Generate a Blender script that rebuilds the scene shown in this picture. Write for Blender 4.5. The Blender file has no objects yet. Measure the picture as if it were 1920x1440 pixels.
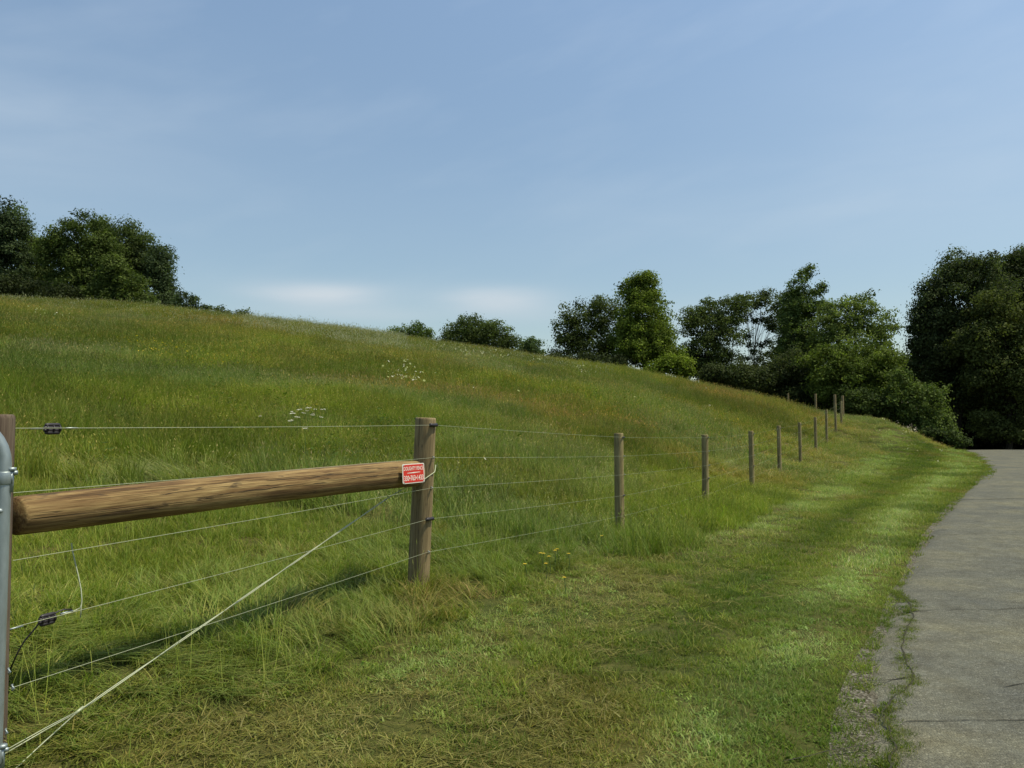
import bpy, math, numpy as np
from mathutils import Vector
R = np.random.default_rng(7)
SC = bpy.context.scene
COL = SC.collection
rad = math.radians
F, PITCH, CAMZ = 1500.0, rad(3.053), 1.6
cp, sp = math.cos(PITCH), math.sin(PITCH)

def P(x, y, d):
    """point at ground distance d along the sight line of photo pixel (x, y) on the 1920x1440 picture"""
    a, b = (x-960)/F, (720-y)/F
    v = np.array([a, cp-b*sp, sp+b*cp]); v = v*(d/v[1])
    return v+np.array([0, 0, CAMZ])

# ------------------------------------------------------------------ noise
def _h(ix, iy, s):
    n = (ix.astype(np.int64)*374761393+iy.astype(np.int64)*668265263+s*974634777) & 0xffffffff
    n = ((n ^ (n >> 13))*1274126177) & 0xffffffff
    return ((n ^ (n >> 16)) & 0xffff)/65535.0
def vnoise(x, y, s=0):
    x = np.asarray(x, float); y = np.asarray(y, float)
    ix, iy = np.floor(x), np.floor(y); fx, fy = x-ix, y-iy
    fx = fx*fx*(3-2*fx); fy = fy*fy*(3-2*fy)
    a, b, c, d = _h(ix, iy, s), _h(ix+1, iy, s), _h(ix, iy+1, s), _h(ix+1, iy+1, s)
    return (a*(1-fx)+b*fx)*(1-fy)+(c*(1-fx)+d*fx)*fy
def fbm(x, y, s=0, o=4):
    t = 0; a = .5; w = 0
    for k in range(o):
        t = t+a*vnoise(x*2**k+17.3*k, y*2**k-9.1*k, s+k); w += a; a *= .5
    return t/w
def sst(a, b, x):
    t = np.clip((np.asarray(x, float)-a)/(b-a), 0, 1); return t*t*(3-2*t)

# ------------------------------------------------------------------ road edge, terrain
ED = np.array([(-40, -24.5), (-10, -6.4), (0, -.45), (1.9, .62), (3.75, 1.63), (5, 2.20), (6.3, 2.88), (8, 3.84), (12, 6.15), (17.1, 9.4), (24, 13.9), (30, 17.8), (36.9, 21.8),
               (48, 27.7), (57, 32.0), (66, 35.2), (80, 39.5), (120, 50)])
def xedge(Y): return np.interp(Y, ED[:, 0], ED[:, 1])
def zroad(Y):
    Y = np.asarray(Y, float); return -.0032*np.clip(Y-53, 0, None)**2
RW = 5.9
def edist(X, Y): return (xedge(Y)-X)*.88
FP = [(-.737, 6.5)]                       # fence line: 16 ft bays
for k in range(1, 10): FP.append((-.737+2.165*k, 6.5+4.3*k))
CORN = (20.7, 50.0)
LP = (-2.052, 3.17)
FG = [.30, .12, .03, .03, .14, .20, .40, .75, 1.12, 1.40]
CT = []
for (x, y), z in zip(FP, FG): CT.append((x, y, z))
CT += [(LP[0], LP[1], .30), (CORN[0], CORN[1], 2.1), (-2.9, .9, .3), (-3.6, -1.5, .3)]
def col(u_px, lst):
    for d, z in lst: CT.append(((u_px-960)/F*d, d, z))
col(-500, [(4, 1.0), (10, 2.2), (25, 6.2), (50, 12.3), (75, 13.2)])
col(0, [(6, .62), (10, 1.2), (17, 2.45), (25, 4.1), (35, 6.3), (48, 9.0), (58, 10.3), (75, 10.3)])
col(240, [(5, .42), (8, .8), (15, 2.0), (25, 3.85), (35, 5.9), (49, 8.8), (58, 9.6), (75, 9.2)])
col(480, [(6, .42), (8, .65), (15, 1.7), (25, 3.3), (38, 5.8), (50, 8.05), (60, 8.9), (75, 8.2)])
col(720, [(9, .55), (15, 1.3), (25, 2.8), (38, 4.95), (51, 7.15), (60, 7.9), (75, 7.0)])
col(960, [(11, .5), (15, 1.0), (22, 1.95), (35, 3.9), (52, 6.0), (62, 6.5), (75, 5.4)])
col(1200, [(15, .35), (20, .85), (28, 1.9), (40, 3.4), (51, 4.75), (62, 5.0), (75, 3.8)])
col(1400, [(24, .5), (30, 1.25), (38, 2.15), (48, 3.25), (58, 3.2), (75, 2.0)])
col(1500, [(32, .85), (38, 1.6), (46, 2.42), (56, 2.25), (75, 1.2)])
col(1650, [(42, 1.1), (50, 1.95), (57, 1.6), (72, .3)])
col(1700, [(47, 1.15), (54, 1.2), (62, .6)])
for Y in (30, 34, 38, 42, 46, 50, 54, 58, 62): CT.append((float(xedge(Y))-.8, Y, float(zroad(Y))-.01)); CT.append((float(xedge(Y))-2.0, Y, float(zroad(Y))+.05))
for Y in (-30, -15, -5, 0, 2, 4, 6.3, 9, 13, 18, 24, 30, 37, 48, 57, 66, 80):
    for e in (0, -3, -6, -12): CT.append((float(xedge(Y))-e/.88, Y, float(zroad(Y))-(.0 if e > -7 else .25)))
    if Y < 30: CT.append((float(xedge(Y))-.9, Y, .03))
for Y, f, z in ((9, 2.0, .07), (15, 2.4, .04), (24, 3, .08), (33, 4.5, .25), (40, 5, .4), (30, 2.2, .03)):
    CT.append((float(xedge(Y))-f/.88, Y, z))
CT += [(30, 10, -.4), (50, 30, -.8), (70, 60, -1.2), (100, 0, -1.5), (100, 100, -4), (60, 100, -4), (0, -40, .3), (-30, -40, 4), (-60, 0, 9),
       (-90, 40, 14), (-70, 90, 10), (-20, 100, 6), (20, 100, 1.5), (0, 170, 0), (-120, 170, 4), (120, 170, -6), (-150, -60, 8), (120, -60, -2),
       (250, 300, -8), (-250, 300, 0), (0, 350, -6), (-300, 0, 6), (300, 0, -4), (0, -200, 0), (-12, -10, 1.0), (-12, 0, 1.5), (-20, 5, 3.2)]
CT = np.array(CT, float)
def _phi(r2): return np.where(r2 > 1e-12, r2*np.log(r2+1e-12), 0)
_x, _y = CT[:, 0], CT[:, 1]; n = len(CT)
_K = _phi((_x[:, None]-_x)**2+(_y[:, None]-_y)**2)+np.eye(n)*1.5
_A = np.zeros((n+3, n+3)); _A[:n, :n] = _K; _A[:n, n] = 1; _A[:n, n+1] = _x; _A[:n, n+2] = _y; _A[n:, :n] = _A[:n, n:].T
_W = np.linalg.solve(_A, np.r_[CT[:, 2], 0, 0, 0])
def ground(X, Y):
    X = np.asarray(X, float); Y = np.asarray(Y, float); sh = np.broadcast(X, Y).shape
    X = np.broadcast_to(X, sh).ravel(); Y = np.broadcast_to(Y, sh).ravel(); o = np.empty(len(X))
    for i in range(0, len(X), 20000):
        a, b = X[i:i+20000], Y[i:i+20000]
        o[i:i+20000] = _phi((a[:, None]-_x)**2+(b[:, None]-_y)**2)@_W[:n]+_W[n]+_W[n+1]*a+_W[n+2]*b
    w = sst(150, 320, np.hypot(X, Y)); o = o*(1-w)-5*w
    e = edist(X, Y)
    o += (fbm(X*.9, Y*.9, 3)-.5)*.10*sst(.6, 3, e)+(fbm(X*.16, Y*.16, 9)-.5)*.60*(1-.7*sst(36, 46, Y))*sst(4, 14, e)*sst(8, 20, Y)
    zr = zroad(Y)-.035
    w = sst(-.05, .75, e)
    o = np.where(e > -RW*.88-.2, zr*(1-w)+o*w, o)
    o = np.where(e <= -RW*.88-.2, np.minimum(o, zr+.02)*1.0, o)
    return o.reshape(sh)
def G(x, y): return float(ground(np.array([x]), np.array([y]))[0])

# ------------------------------------------------------------------ mesh helpers
ORG = {}
class MB:
    def __init__(s): s.v = []; s.f = []; s.u = []; s.t = []; s.n = 0
    def add(s, v, f, u=None, t=None):
        v = np.asarray(v, float); s.v.append(v)
        s.f += [tuple(int(i)+s.n for i in q) for q in f]
        s.u.append(np.asarray(u, float) if u is not None else v.copy())
        s.t.append(np.ones((len(v), 3)) if t is None else np.asarray(t, float))
        s.n += len(v); return s
    def build(s, name, mat, parent=None, smooth=True):
        v = np.vstack(s.v); return mkobj(name, v, s.f, mat, parent, np.vstack(s.u), np.vstack(s.t), smooth)
def mkobj(name, v, f, mat, parent=None, u=None, t=None, smooth=True):
    org = ORG.get(parent, np.zeros(3)) if parent else np.zeros(3)
    me = bpy.data.meshes.new(name)
    me.from_pydata((v-org).tolist(), [], f); me.update()
    if u is not None:
        a = me.attributes.new('uvw', 'FLOAT_VECTOR', 'POINT'); a.data.foreach_set('vector', np.asarray(u, np.float32).ravel())
    if t is not None:
        a = me.attributes.new('tint', 'FLOAT_COLOR', 'POINT'); a.data.foreach_set('color', np.c_[t, np.ones(len(t))].astype(np.float32).ravel())
    if smooth: me.polygons.foreach_set('use_smooth', [True]*len(me.polygons))
    for m in (mat if isinstance(mat, list) else [mat]): me.materials.append(m)
    o = bpy.data.objects.new(name, me); COL.objects.link(o)
    if parent: o.parent = parent; ORG[o] = org
    return o
def fastmesh(name, v, quads, mat, tint, parent=None, smooth=False):
    """v (n,3), quads (m,k)"""
    org = ORG.get(parent, np.zeros(3)) if parent else np.zeros(3)
    k = quads.shape[1]; me = bpy.data.meshes.new(name)
    me.vertices.add(len(v)); me.vertices.foreach_set('co', (v-org).astype(np.float32).ravel())
    me.loops.add(quads.size); me.loops.foreach_set('vertex_index', quads.astype(np.int32).ravel())
    me.polygons.add(len(quads)); me.polygons.foreach_set('loop_start', np.arange(0, quads.size, k, dtype=np.int32))
    me.polygons.foreach_set('use_smooth', np.full(len(quads), smooth))
    me.update(calc_edges=True)
    a = me.attributes.new('tint', 'FLOAT_COLOR', 'POINT'); a.data.foreach_set('color', np.c_[tint, np.ones(len(tint))].astype(np.float32).ravel())
    me.materials.append(mat)
    o = bpy.data.objects.new(name, me)
    if parent is not False: COL.objects.link(o)
    if parent: o.parent = parent; ORG[o] = org
    return o
def tag(o, label=None, cat=None, group=None, kind=None):
    for k, v in (('label', label), ('category', cat), ('group', group), ('kind', kind)):
        if v: o[k] = v
    return o
def empty(name, loc, label=None, cat=None, group=None, parent=None):
    o = bpy.data.objects.new(name, None); COL.objects.link(o); loc = np.asarray(loc, float)
    if parent: o.parent = parent; o.location = tuple(loc-ORG[parent])
    else: o.location = tuple(loc)
    o.empty_display_size = .2; ORG[o] = loc
    return tag(o, label, cat, group)
def tube(mb, pts, rr, seg=10, cap=True, wob=0, sd=0, tint=None):
    pts = np.asarray(pts, float); m = len(pts); rr = np.broadcast_to(np.asarray(rr, float), (m,))
    T = np.gradient(pts, axis=0); T /= np.linalg.norm(T, axis=1)[:, None]+1e-12
    ref = np.array([0, 0, 1.]) if abs(T[0, 2]) < .9 else np.array([1., 0, 0])
    s = np.r_[0, np.cumsum(np.linalg.norm(np.diff(pts, axis=0), axis=1))]
    V, U, Fc = [], [], []; a = np.arange(seg)*2*math.pi/seg
    A = np.cross(T[0], ref); A /= np.linalg.norm(A)
    for i in range(m):
        A = A-T[i]*A.dot(T[i]); A /= np.linalg.norm(A); B = np.cross(T[i], A)
        r = rr[i]*(1+wob*(vnoise(np.cos(a)*1.5+5+sd*7, np.sin(a)*1.5+s[i]*1.2+sd*3, 5)-.5)*2) if wob else np.full(seg, rr[i])
        V.append(pts[i]+np.outer(np.cos(a)*r, A)+np.outer(np.sin(a)*r, B))
        U.append(np.c_[np.full(seg, s[i]+sd*3.7), np.cos(a)*r, np.sin(a)*r])
    for i in range(m-1):
        for j in range(seg):
            k = (j+1) % seg; Fc.append((i*seg+j, i*seg+k, (i+1)*seg+k, (i+1)*seg+j))
    if cap: Fc.append(tuple(range(seg-1, -1, -1))); Fc.append(tuple((m-1)*seg+j for j in range(seg)))
    V = np.vstack(V)
    return mb.add(V, Fc, np.vstack(U), None if tint is None else np.tile(tint, (len(V), 1)))

# ------------------------------------------------------------------ materials
class NT:
    def __init__(s, name):
        s.m = bpy.data.materials.new(name); s.m.use_nodes = True; s.t = s.m.node_tree; s.t.nodes.clear()
        s.out = s.n('ShaderNodeOutputMaterial')
    def n(s, t, **k):
        o = s.t.nodes.new(t)
        for a, b in k.items():
            if a.startswith('i_'): o.inputs[a[2:].replace('_', ' ')].default_value = b
            else: setattr(o, a, b)
        return o
    def l(s, a, b): s.t.links.new(a, b)
    def attr(s, nm, ty='GEOMETRY'): return s.n('ShaderNodeAttribute', attribute_name=nm, attribute_type=ty)
    def noise(s, vec, scale, detail=4, rough=.55, dist=0):
        o = s.n('ShaderNodeTexNoise'); o.inputs['Scale'].default_value = scale; o.inputs['Detail'].default_value = detail
        o.inputs['Roughness'].default_value = rough; o.inputs['Distortion'].default_value = dist
        if vec is not None: s.l(vec, o.inputs['Vector'])
        return o.outputs['Fac']
    def map(s, vec, sc, loc=(0, 0, 0)):
        o = s.n('ShaderNodeMapping'); o.inputs['Scale'].default_value = sc; o.inputs['Location'].default_value = loc; s.l(vec, o.inputs['Vector']); return o.outputs[0]
    def ramp(s, fac, st):
        o = s.n('ShaderNodeValToRGB'); e = o.color_ramp.elements
        while len(e) < len(st): e.new(.5)
        for q, (p, c) in zip(e, st): q.position = p; q.color = (*c, 1) if len(c) == 3 else c
        s.l(fac, o.inputs[0]); return o.outputs[0]
    def mix(s, a, b, f=.5, mode='MIX'):
        o = s.n('ShaderNodeMix', data_type='RGBA', blend_type=mode)
        for v, i in ((f, 0), (a, 6), (b, 7)):
            if isinstance(v, (int, float)): o.inputs[i].default_value = v
            elif isinstance(v, tuple): o.inputs[i].default_value = (*v, 1)
            else: s.l(v, o.inputs[i])
        return o.outputs[2]
    def math(s, op, a, b=0, c=0):
        o = s.n('ShaderNodeMath', operation=op)
        for i, v in enumerate((a, b, c)):
            if isinstance(v, (int, float)): o.inputs[i].default_value = v
            else: s.l(v, o.inputs[i])
        return o.outputs[0]
    def bump(s, h, st=.4, d=.01):
        o = s.n('ShaderNodeBump'); o.inputs['Strength'].default_value = st; o.inputs['Distance'].default_value = d; s.l(h, o.inputs['Height']); return o.outputs[0]
    def bsdf(s, colr, rough=.7, metal=0, nrm=None, spec=.3):
        o = s.n('ShaderNodeBsdfPrincipled'); o.inputs['Metallic'].default_value = metal; o.inputs['Specular IOR Level'].default_value = spec
        for v, i in ((colr, 'Base Color'), (rough, 'Roughness')):
            if isinstance(v, tuple): o.inputs[i].default_value = (*v, 1)
            elif isinstance(v, (int, float)): o.inputs[i].default_value = v
            else: s.l(v, o.inputs[i])
        if nrm is not None: s.l(nrm, o.inputs['Normal'])
        return o
    def done(s, sh): s.l(sh.outputs[0], s.out.inputs[0]); return s.m

def leafmat(name, base, trans=.35, inst=True, rough=.55):
    m = NT(name); t = m.attr('tint').outputs['Color']
    c = m.mix(t, m.attr('col', 'INSTANCER').outputs['Color'], 1.0, 'MULTIPLY') if inst else m.mix(t, base, 1.0, 'MULTIPLY')
    b = m.bsdf(c, rough, 0, None, .12 if inst else .05)
    tr = m.n('ShaderNodeBsdfTranslucent'); m.l(m.mix(c, (1.0, 1.15, .55), 1.0, 'MULTIPLY'), tr.inputs[0])
    x = m.n('ShaderNodeMixShader'); x.inputs[0].default_value = trans; m.l(b.outputs[0], x.inputs[1]); m.l(tr.outputs[0], x.inputs[2])
    return m.done(x)
def woodmat(name, stops, crack=False, k=1.0):
    m = NT(name); u = m.attr('uvw').outputs['Vector']
    g = m.noise(m.map(u, (1.6, 60, 60)), 1.0, 6, .65, .4)
    big = m.noise(m.map(u, (1.3, 9, 9), (4, 1, 2)), 1.3, 4, .6)
    f = m.math('ADD', m.math('MULTIPLY', g, .6), m.math('MULTIPLY', big, .4))
    c = m.ramp(f, stops)
    fine = m.noise(m.map(u, (6, 260, 260)), 1.0, 3, .6)
    c = m.mix(c, m.ramp(fine, [(.35, (.62, .58, .55)), (.6, (1.12, 1.12, 1.12))]), .8, 'MULTIPLY')
    spots = m.noise(m.map(u, (7, 22, 22), (9, 3, 1)), 1.0, 2, .5)
    c = m.mix(c, (.045, .032, .02), m.ramp(spots, [(.66, (0, 0, 0)), (.74, (.75, .75, .75))]))
    h = m.math('ADD', g, m.math('MULTIPLY', fine, .5))
    cr = m.noise(m.map(u, (.9, 34, 34), (2, 7, 5)), 1.0, 2, .4, .3)
    line = m.ramp(cr, [(.485, (0, 0, 0)), (.5, (1, 1, 1)), (.515, (0, 0, 0))])
    gate = m.ramp(m.noise(m.map(u, (1.2, 8, 8), (3, 3, 8)), 1, 1), [(.50, (0, 0, 0)), (.58, (1, 1, 1))])
    line = m.mix(line, gate, 1.0, 'MULTIPLY')
    c = m.mix(c, (.03, .02, .013), m.math('MULTIPLY', line, .85))
    h = m.math('SUBTRACT', h, m.math('MULTIPLY', line, 1.4))
    return m.done(m.bsdf(c, .8, 0, m.bump(h, .55, .006), .2))
WOODP = woodmat('weathered_pine', [(.3, (.085, .068, .036)), (.5, (.225, .170, .085)), (.68, (.35, .28, .15))])
WOODF = woodmat('treated_pine', [(.3, (.11, .088, .038)), (.5, (.25, .205, .092)), (.68, (.37, .315, .155))])
WOODR = woodmat('log_pine', [(.3, (.045, .024, .012)), (.46, (.16, .096, .038)), (.6, (.30, .212, .088)), (.74, (.42, .34, .165))])
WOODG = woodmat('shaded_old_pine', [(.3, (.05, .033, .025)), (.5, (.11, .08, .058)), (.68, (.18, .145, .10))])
def metal(name, c, r, mt, nz=.3):
    m = NT(name); u = m.attr('uvw').outputs['Vector']
    f = m.noise(m.map(u, (14, 40, 40)), 1.0, 5, .6)
    return m.done(m.bsdf(m.mix(tuple(x*(1-nz) for x in c), c, f), m.math('ADD', m.math('MULTIPLY', f, .25), r-.1), mt, m.bump(f, .15, .002), .5))
GALV = metal('galvanised_steel', (.40, .46, .46), .48, .7, .45)
WIRE = metal('galvanised_wire', (.42, .45, .30), .5, .3, .2)
BLACKP = metal('black_plastic', (.02, .015, .018), .45, 0, .3)
CRACKM = NT('crack_shadow'); CRACKM = CRACKM.done(CRACKM.bsdf((.02, .013, .008), .9))

# ground
m = NT('meadow_soil'); pos = m.n('ShaderNodeNewGeometry').outputs['Position']
c = m.ramp(m.noise(pos, 14, 6, .7), [(.3, (.035, .038, .013)), (.5, (.075, .08, .026)), (.7, (.13, .115, .052))])
c = m.mix(c, m.ramp(m.noise(pos, .35, 4), [(.35, (.6, .8, .5)), (.65, (1.2, 1.05, .8))]), 1.0, 'MULTIPLY')
m.l(pos, m.n('ShaderNodeTexNoise').inputs[0])
SOIL = m.done(m.bsdf(c, .95, 0, m.bump(m.noise(pos, 40, 4, .7), .8, .03), .1))
# asphalt
m = NT('worn_asphalt'); pos = m.n('ShaderNodeNewGeometry').outputs['Position']
vor = m.n('ShaderNodeTexVoronoi'); vor.inputs['Scale'].default_value = 85; m.l(pos, vor.inputs['Vector'])
sep = m.n('ShaderNodeSeparateColor'); m.l(vor.outputs['Color'], sep.inputs[0])
c = m.ramp(sep.outputs[0], [(0, (.092, .091, .072)), (.45, (.116, .115, .090)), (.8, (.136, .134, .104)), (.95, (.17, .167, .132)), (1, (.21, .205, .17))])
c = m.mix(c, m.ramp(m.noise(pos, .75, 6, .65), [(.32, (.74, .76, .80)), (.5, (1.0, 1.0, .96)), (.68, (1.28, 1.23, 1.02))]), 1.0, 'MULTIPLY')
c = m.mix(c, m.ramp(m.noise(m.map(pos, (1, 1, 1), (7, 3, 0)), 5, 6, .65), [(.35, (.82, .80, .76)), (.65, (1.12, 1.13, 1.14))]), 1.0, 'MULTIPLY')
c = m.mix(c, (.22, .215, .18), m.ramp(m.noise(pos, 150, 2, .5), [(.70, (0, 0, 0)), (.78, (.7, .7, .7))]))
c = m.mix(c, (.03, .03, .025), m.ramp(m.noise(m.map(pos, (1, 1, 1), (3, 9, 0)), 120, 2, .5), [(.70, (0, 0, 0)), (.78, (.7, .7, .7))]))
h = m.math('ADD', m.math('MULTIPLY', vor.outputs['Distance'], -1.4), m.noise(pos, 60, 4, .7))
ROAD = m.done(m.bsdf(c, .9, 0, m.bump(h, .8, .008), .2))
GRIT = NT('crumbled_asphalt'); pos = GRIT.n('ShaderNodeNewGeometry').outputs['Position']
v2 = GRIT.n('ShaderNodeTexVoronoi'); v2.inputs['Scale'].default_value = 60; GRIT.l(pos, v2.inputs['Vector'])
s2 = GRIT.n('ShaderNodeSeparateColor'); GRIT.l(v2.outputs['Color'], s2.inputs[0])
c = GRIT.ramp(s2.outputs[0], [(0, (.06, .052, .034)), (.5, (.11, .10, .072)), (.85, (.15, .138, .105)), (1, (.24, .225, .18))])
GRIT = GRIT.done(GRIT.bsdf(c, .95, 0, GRIT.bump(GRIT.math('ADD', v2.outputs['Distance'], GRIT.noise(pos, 30, 5, .7)), .9, .015), .1))
def flat(name, c, r=.6, spec=.3):
    m = NT(name); pos = m.n('ShaderNodeNewGeometry').outputs['Position']
    return m.done(m.bsdf(m.mix(tuple(x*.85 for x in c), c, m.noise(pos, 40, 3)), r, 0, None, spec))
BARK = NT('bark'); pos = BARK.n('ShaderNodeNewGeometry').outputs['Position']
BARK = BARK.done(BARK.bsdf(BARK.ramp(BARK.noise(BARK.map(pos, (5, 5, 1)), 3, 5, .6), [(.3, (.03, .025, .02)), (.7, (.085, .072, .056))]), .9, 0, None, .15))

# ------------------------------------------------------------------ ground sheet
def axis(lo, a, b, hi, st):
    c = list(np.arange(a, b, st)); s = st
    x = b
    while x < hi: c.append(x); s *= 1.12; x += s
    c.append(hi); x = a; s = st
    pre = []
    while x > lo: s *= 1.12; x -= s; pre.append(max(x, lo))
    return np.array(sorted(set(pre))+c)
gx, gy = axis(-700, -42, 42, 700, .42), axis(-300, -4, 70, 900, .36)
XX, YY = np.meshgrid(gx, gy); ZZ = ground(XX, YY)
nx, ny = len(gx), len(gy)
I = (np.arange(ny-1)[:, None]*nx+np.arange(nx-1)).ravel()
q = np.c_[I, I+1, I+nx+1, I+nx]
V = np.c_[XX.ravel(), YY.ravel(), ZZ.ravel()]
tag(fastmesh('ground', V, q, SOIL, np.ones((len(V), 3)), None, True), kind='structure')
# road sheet
ys = np.r_[np.arange(-30, 1, 1.0), np.arange(1, 14, .06), np.arange(14, 40, .2), np.arange(40, 115, .8)]
ts = np.array([0, .02, .05, .12, .25, .45, .6, .75, .88, .95, 1.0])
rows = []
for Y in ys:
    jag = (fbm(np.array(Y*3.1), np.array(.5), 21, 4)-.5)*.22+(fbm(np.array(Y*.6), np.array(.5), 22, 2)-.5)*.25
    x0 = xedge(Y)+.02+jag; x1 = xedge(Y)+RW+jag*.5
    r = [(x0+(x1-x0)*t, Y, float(zroad(Y))+(-.03 if t in (0, 1.0) else 0)+.02*math.sin(math.pi*t)) for t in ts]
    rows.append(r)
V = np.array(rows).reshape(-1, 3); k = len(ts)
I = (np.arange(len(ys)-1)[:, None]*k+np.arange(k-1)).ravel()
tag(fastmesh('road', V, np.c_[I, I+1, I+k+1, I+k], ROAD, np.ones((len(V), 3)), None, True), kind='structure')
# cracks: jagged strips a few mm above the asphalt
mb = MB()
def rz(Y): return zroad(Y)
def strip(pts, w, sd):
    pts = np.array(pts, float); L = np.linalg.norm(np.diff(pts, axis=0), axis=1).sum(); m_ = max(6, int(L/.05)); t = np.linspace(0, 1, len(pts))
    s = np.linspace(0, 1, m_); x = np.interp(s, t, pts[:, 0]); y = np.interp(s, t, pts[:, 1])
    d = np.array([pts[-1][1]-pts[0][1], -(pts[-1][0]-pts[0][0])]); d /= np.linalg.norm(d)
    j = (fbm(s*L*3, s*0, sd, 4)-.5)*.12; x = x+d[0]*j; y = y+d[1]*j
    ww = w*(.25+1.5*vnoise(s*L*9, s*0, sd+5))*sst(0, .08, s)*sst(0, .08, 1-s)+.001
    tt = (x-xedge(y))/RW; zz = zroad(y)+.02*np.sin(math.pi*np.clip(tt, 0, 1))+.005
    V = np.vstack([np.c_[x-d[0]*ww, y-d[1]*ww, zz], np.c_[x+d[0]*ww, y+d[1]*ww, zz]])
    mb.add(V, [(i, i+1, m_+i+1, m_+i) for i in range(m_-1)])
CRK = [(1.55, 3.2), (1.68, 3.75), (1.95, 4.1), (2.12, 4.6), (2.5, 5.1), (2.64, 5.5), (2.95, 6.1), (3.22, 6.55), (3.6, 7.3), (3.75, 7.9)]
strip(CRK, .0045, 1)
strip([(1.30, 3.9), (1.9, 4.15)], .003, 2); strip([(1.75, 4.55), (2.14, 4.45)], .003, 3); strip([(2.1, 4.45), (3.2, 4.4)], .0025, 4)
strip([(2.1, 5.1), (2.55, 5.2)], .003, 5); strip([(2.35, 5.75), (2.75, 5.62)], .003, 6); strip([(3.3, 7.0), (4.5, 7.1), (6.2, 6.9)], .003, 7)
strip([(9.5, 17.6), (11.4, 17.75), (16, 17.3)], .018, 8); strip([(12.4, 21.5), (18, 20.9)], .010, 11)
strip([(14.5, 25.2), (20, 24.6)], .012, 12); strip([(5.9, 11.8), (7.4, 12.1), (11, 11.6)], .004, 9); strip([(3.0, 5.0), (3.5, 5.15), (3.8, 5.0)], .004, 10)
tag(mb.build('road_cracks', flat('tar_crack', (.045, .042, .03), .95, .1), None, False), kind='structure')
# crumbled gravel shoulder under the broken edge
rows = []
yy = np.arange(2.2, 60, .25); ks = np.linspace(0, 1, 6)
for Y in yy:
    w = .07*sst(9, 4, Y)+.03+.10*float(vnoise(np.array(Y*.9), np.array(2.), 31))
    for t in ks: rows.append((xedge(Y)+.08-(w+.1)*t, Y, 0))
V = np.array(rows); V[:, 2] = np.maximum(ground(V[:, 0], V[:, 1]), -9)+.006
I = (np.arange(len(yy)-1)[:, None]*6+np.arange(5)).ravel()
tag(fastmesh('gravel_shoulder', V, np.c_[I, I+1, I+7, I+6], GRIT, np.ones((len(V), 3)), None, True), kind='structure')

# ------------------------------------------------------------------ grass
def blades(nb, radius, L, w, lean, bend, tints, flat_=0, az=None, azs=3.2, rg=R, zoff=-.02, head=0, headc=(1.5, 1.1, 1.1), hl=.12, hw=3.2):
    rr = radius*np.sqrt(rg.random(nb)); th = rg.random(nb)*2*math.pi
    px, py = rr*np.cos(th), rr*np.sin(th)
    a = rg.random(nb)*2*math.pi if az is None else az+rg.normal(0, azs, nb)
    ln = rg.uniform(*L, nb); ww = w*rg.uniform(.6, 1.35, nb)
    l0 = np.abs(rg.normal(lean, .16, nb)); bd = bend*rg.uniform(.3, 1.6, nb)
    ns = 4; V = np.zeros((nb, 2*ns+1, 3)); x = np.zeros(nb); z = np.full(nb, zoff)
    sa = a+math.pi/2+rg.normal(0, .5, nb); sx, sy = np.cos(sa), np.sin(sa)
    for i in range(ns+1):
        t = i/ns; wd = ww*(1-t**2.2*.9)*.5
        cx, cy = px+np.cos(a)*x, py+np.sin(a)*x
        if i < ns:
            V[:, 2*i] = np.c_[cx-sx*wd, cy-sy*wd, z]; V[:, 2*i+1] = np.c_[cx+sx*wd, cy+sy*wd, z]
        else: V[:, 2*ns] = np.c_[cx, cy, z]
        ang = np.clip(l0+bd*t, 0, 1.75); x = x+np.sin(ang)*ln/ns; z = z+np.cos(ang)*ln/ns
        z = np.maximum(z, zoff*.2+.004)
    tn = np.array(tints)[rg.integers(0, len(tints), nb)]*rg.uniform(.78, 1.22, (nb, 1))
    base = (np.arange(nb)*(2*ns+1))[:, None]
    q = np.concatenate([base+np.array([2*i, 2*i+1, 2*i+3, 2*i+2]) for i in range(ns-1)])
    tri = base+np.array([2*ns-2, 2*ns-1, 2*ns, 2*ns])
    T = np.repeat(tn, 2*ns+1, axis=0)
    V = V.reshape(-1, 3); Q = np.concatenate([q, tri[:, :3][:, [0, 1, 2, 2]]])
    faces = [tuple(r) for r in q.tolist()]+[tuple(r[:3]) for r in tri.tolist()]
    if head:   # seed heads: two crossed slim diamonds at the tip of some blades
        sel = np.where(rg.random(nb) < head)[0]; tip = base[sel, 0]+2*ns
        tp = V[tip]; pv = (V[tip-1]+V[tip-2])/2; d = tp-pv; d /= np.linalg.norm(d, axis=1)[:, None]+1e-9
        h = hl*rg.uniform(.6, 1.3, len(sel))[:, None]; o = len(V)
        for s_ in (0, 1):
            sd = np.c_[np.cos(sa[sel]+s_*1.57), np.sin(sa[sel]+s_*1.57), np.zeros(len(sel))]*w*hw*.5
            nv = np.stack([tp-d*.01, tp+d*h*.4+sd, tp+d*h, tp+d*h*.4-sd], 1).reshape(-1, 3)
            o = len(V); V = np.vstack([V, nv]); T = np.vstack([T, np.repeat(tn[sel]*np.array(headc), 4, axis=0)])
            faces += [(o+4*i, o+4*i+1, o+4*i+2, o+4*i+3) for i in range(len(sel))]
    return V, faces, T
GRASS = leafmat('grass_blades', (1, 1, 1), .40, True, .6)
def proto(coll, name, parts, mat=GRASS):
    mb = MB()
    for v, f, t in parts: mb.add(v, f, None, t)
    me = bpy.data.meshes.new(name); me.from_pydata(np.vstack(mb.v).tolist(), [], mb.f)
    a = me.attributes.new('tint', 'FLOAT_COLOR', 'POINT'); T = np.vstack(mb.t)
    a.data.foreach_set('color', np.c_[T, np.ones(len(T))].astype(np.float32).ravel()); me.materials.append(mat)
    o = bpy.data.objects.new(name, me); coll.objects.link(o)
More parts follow.
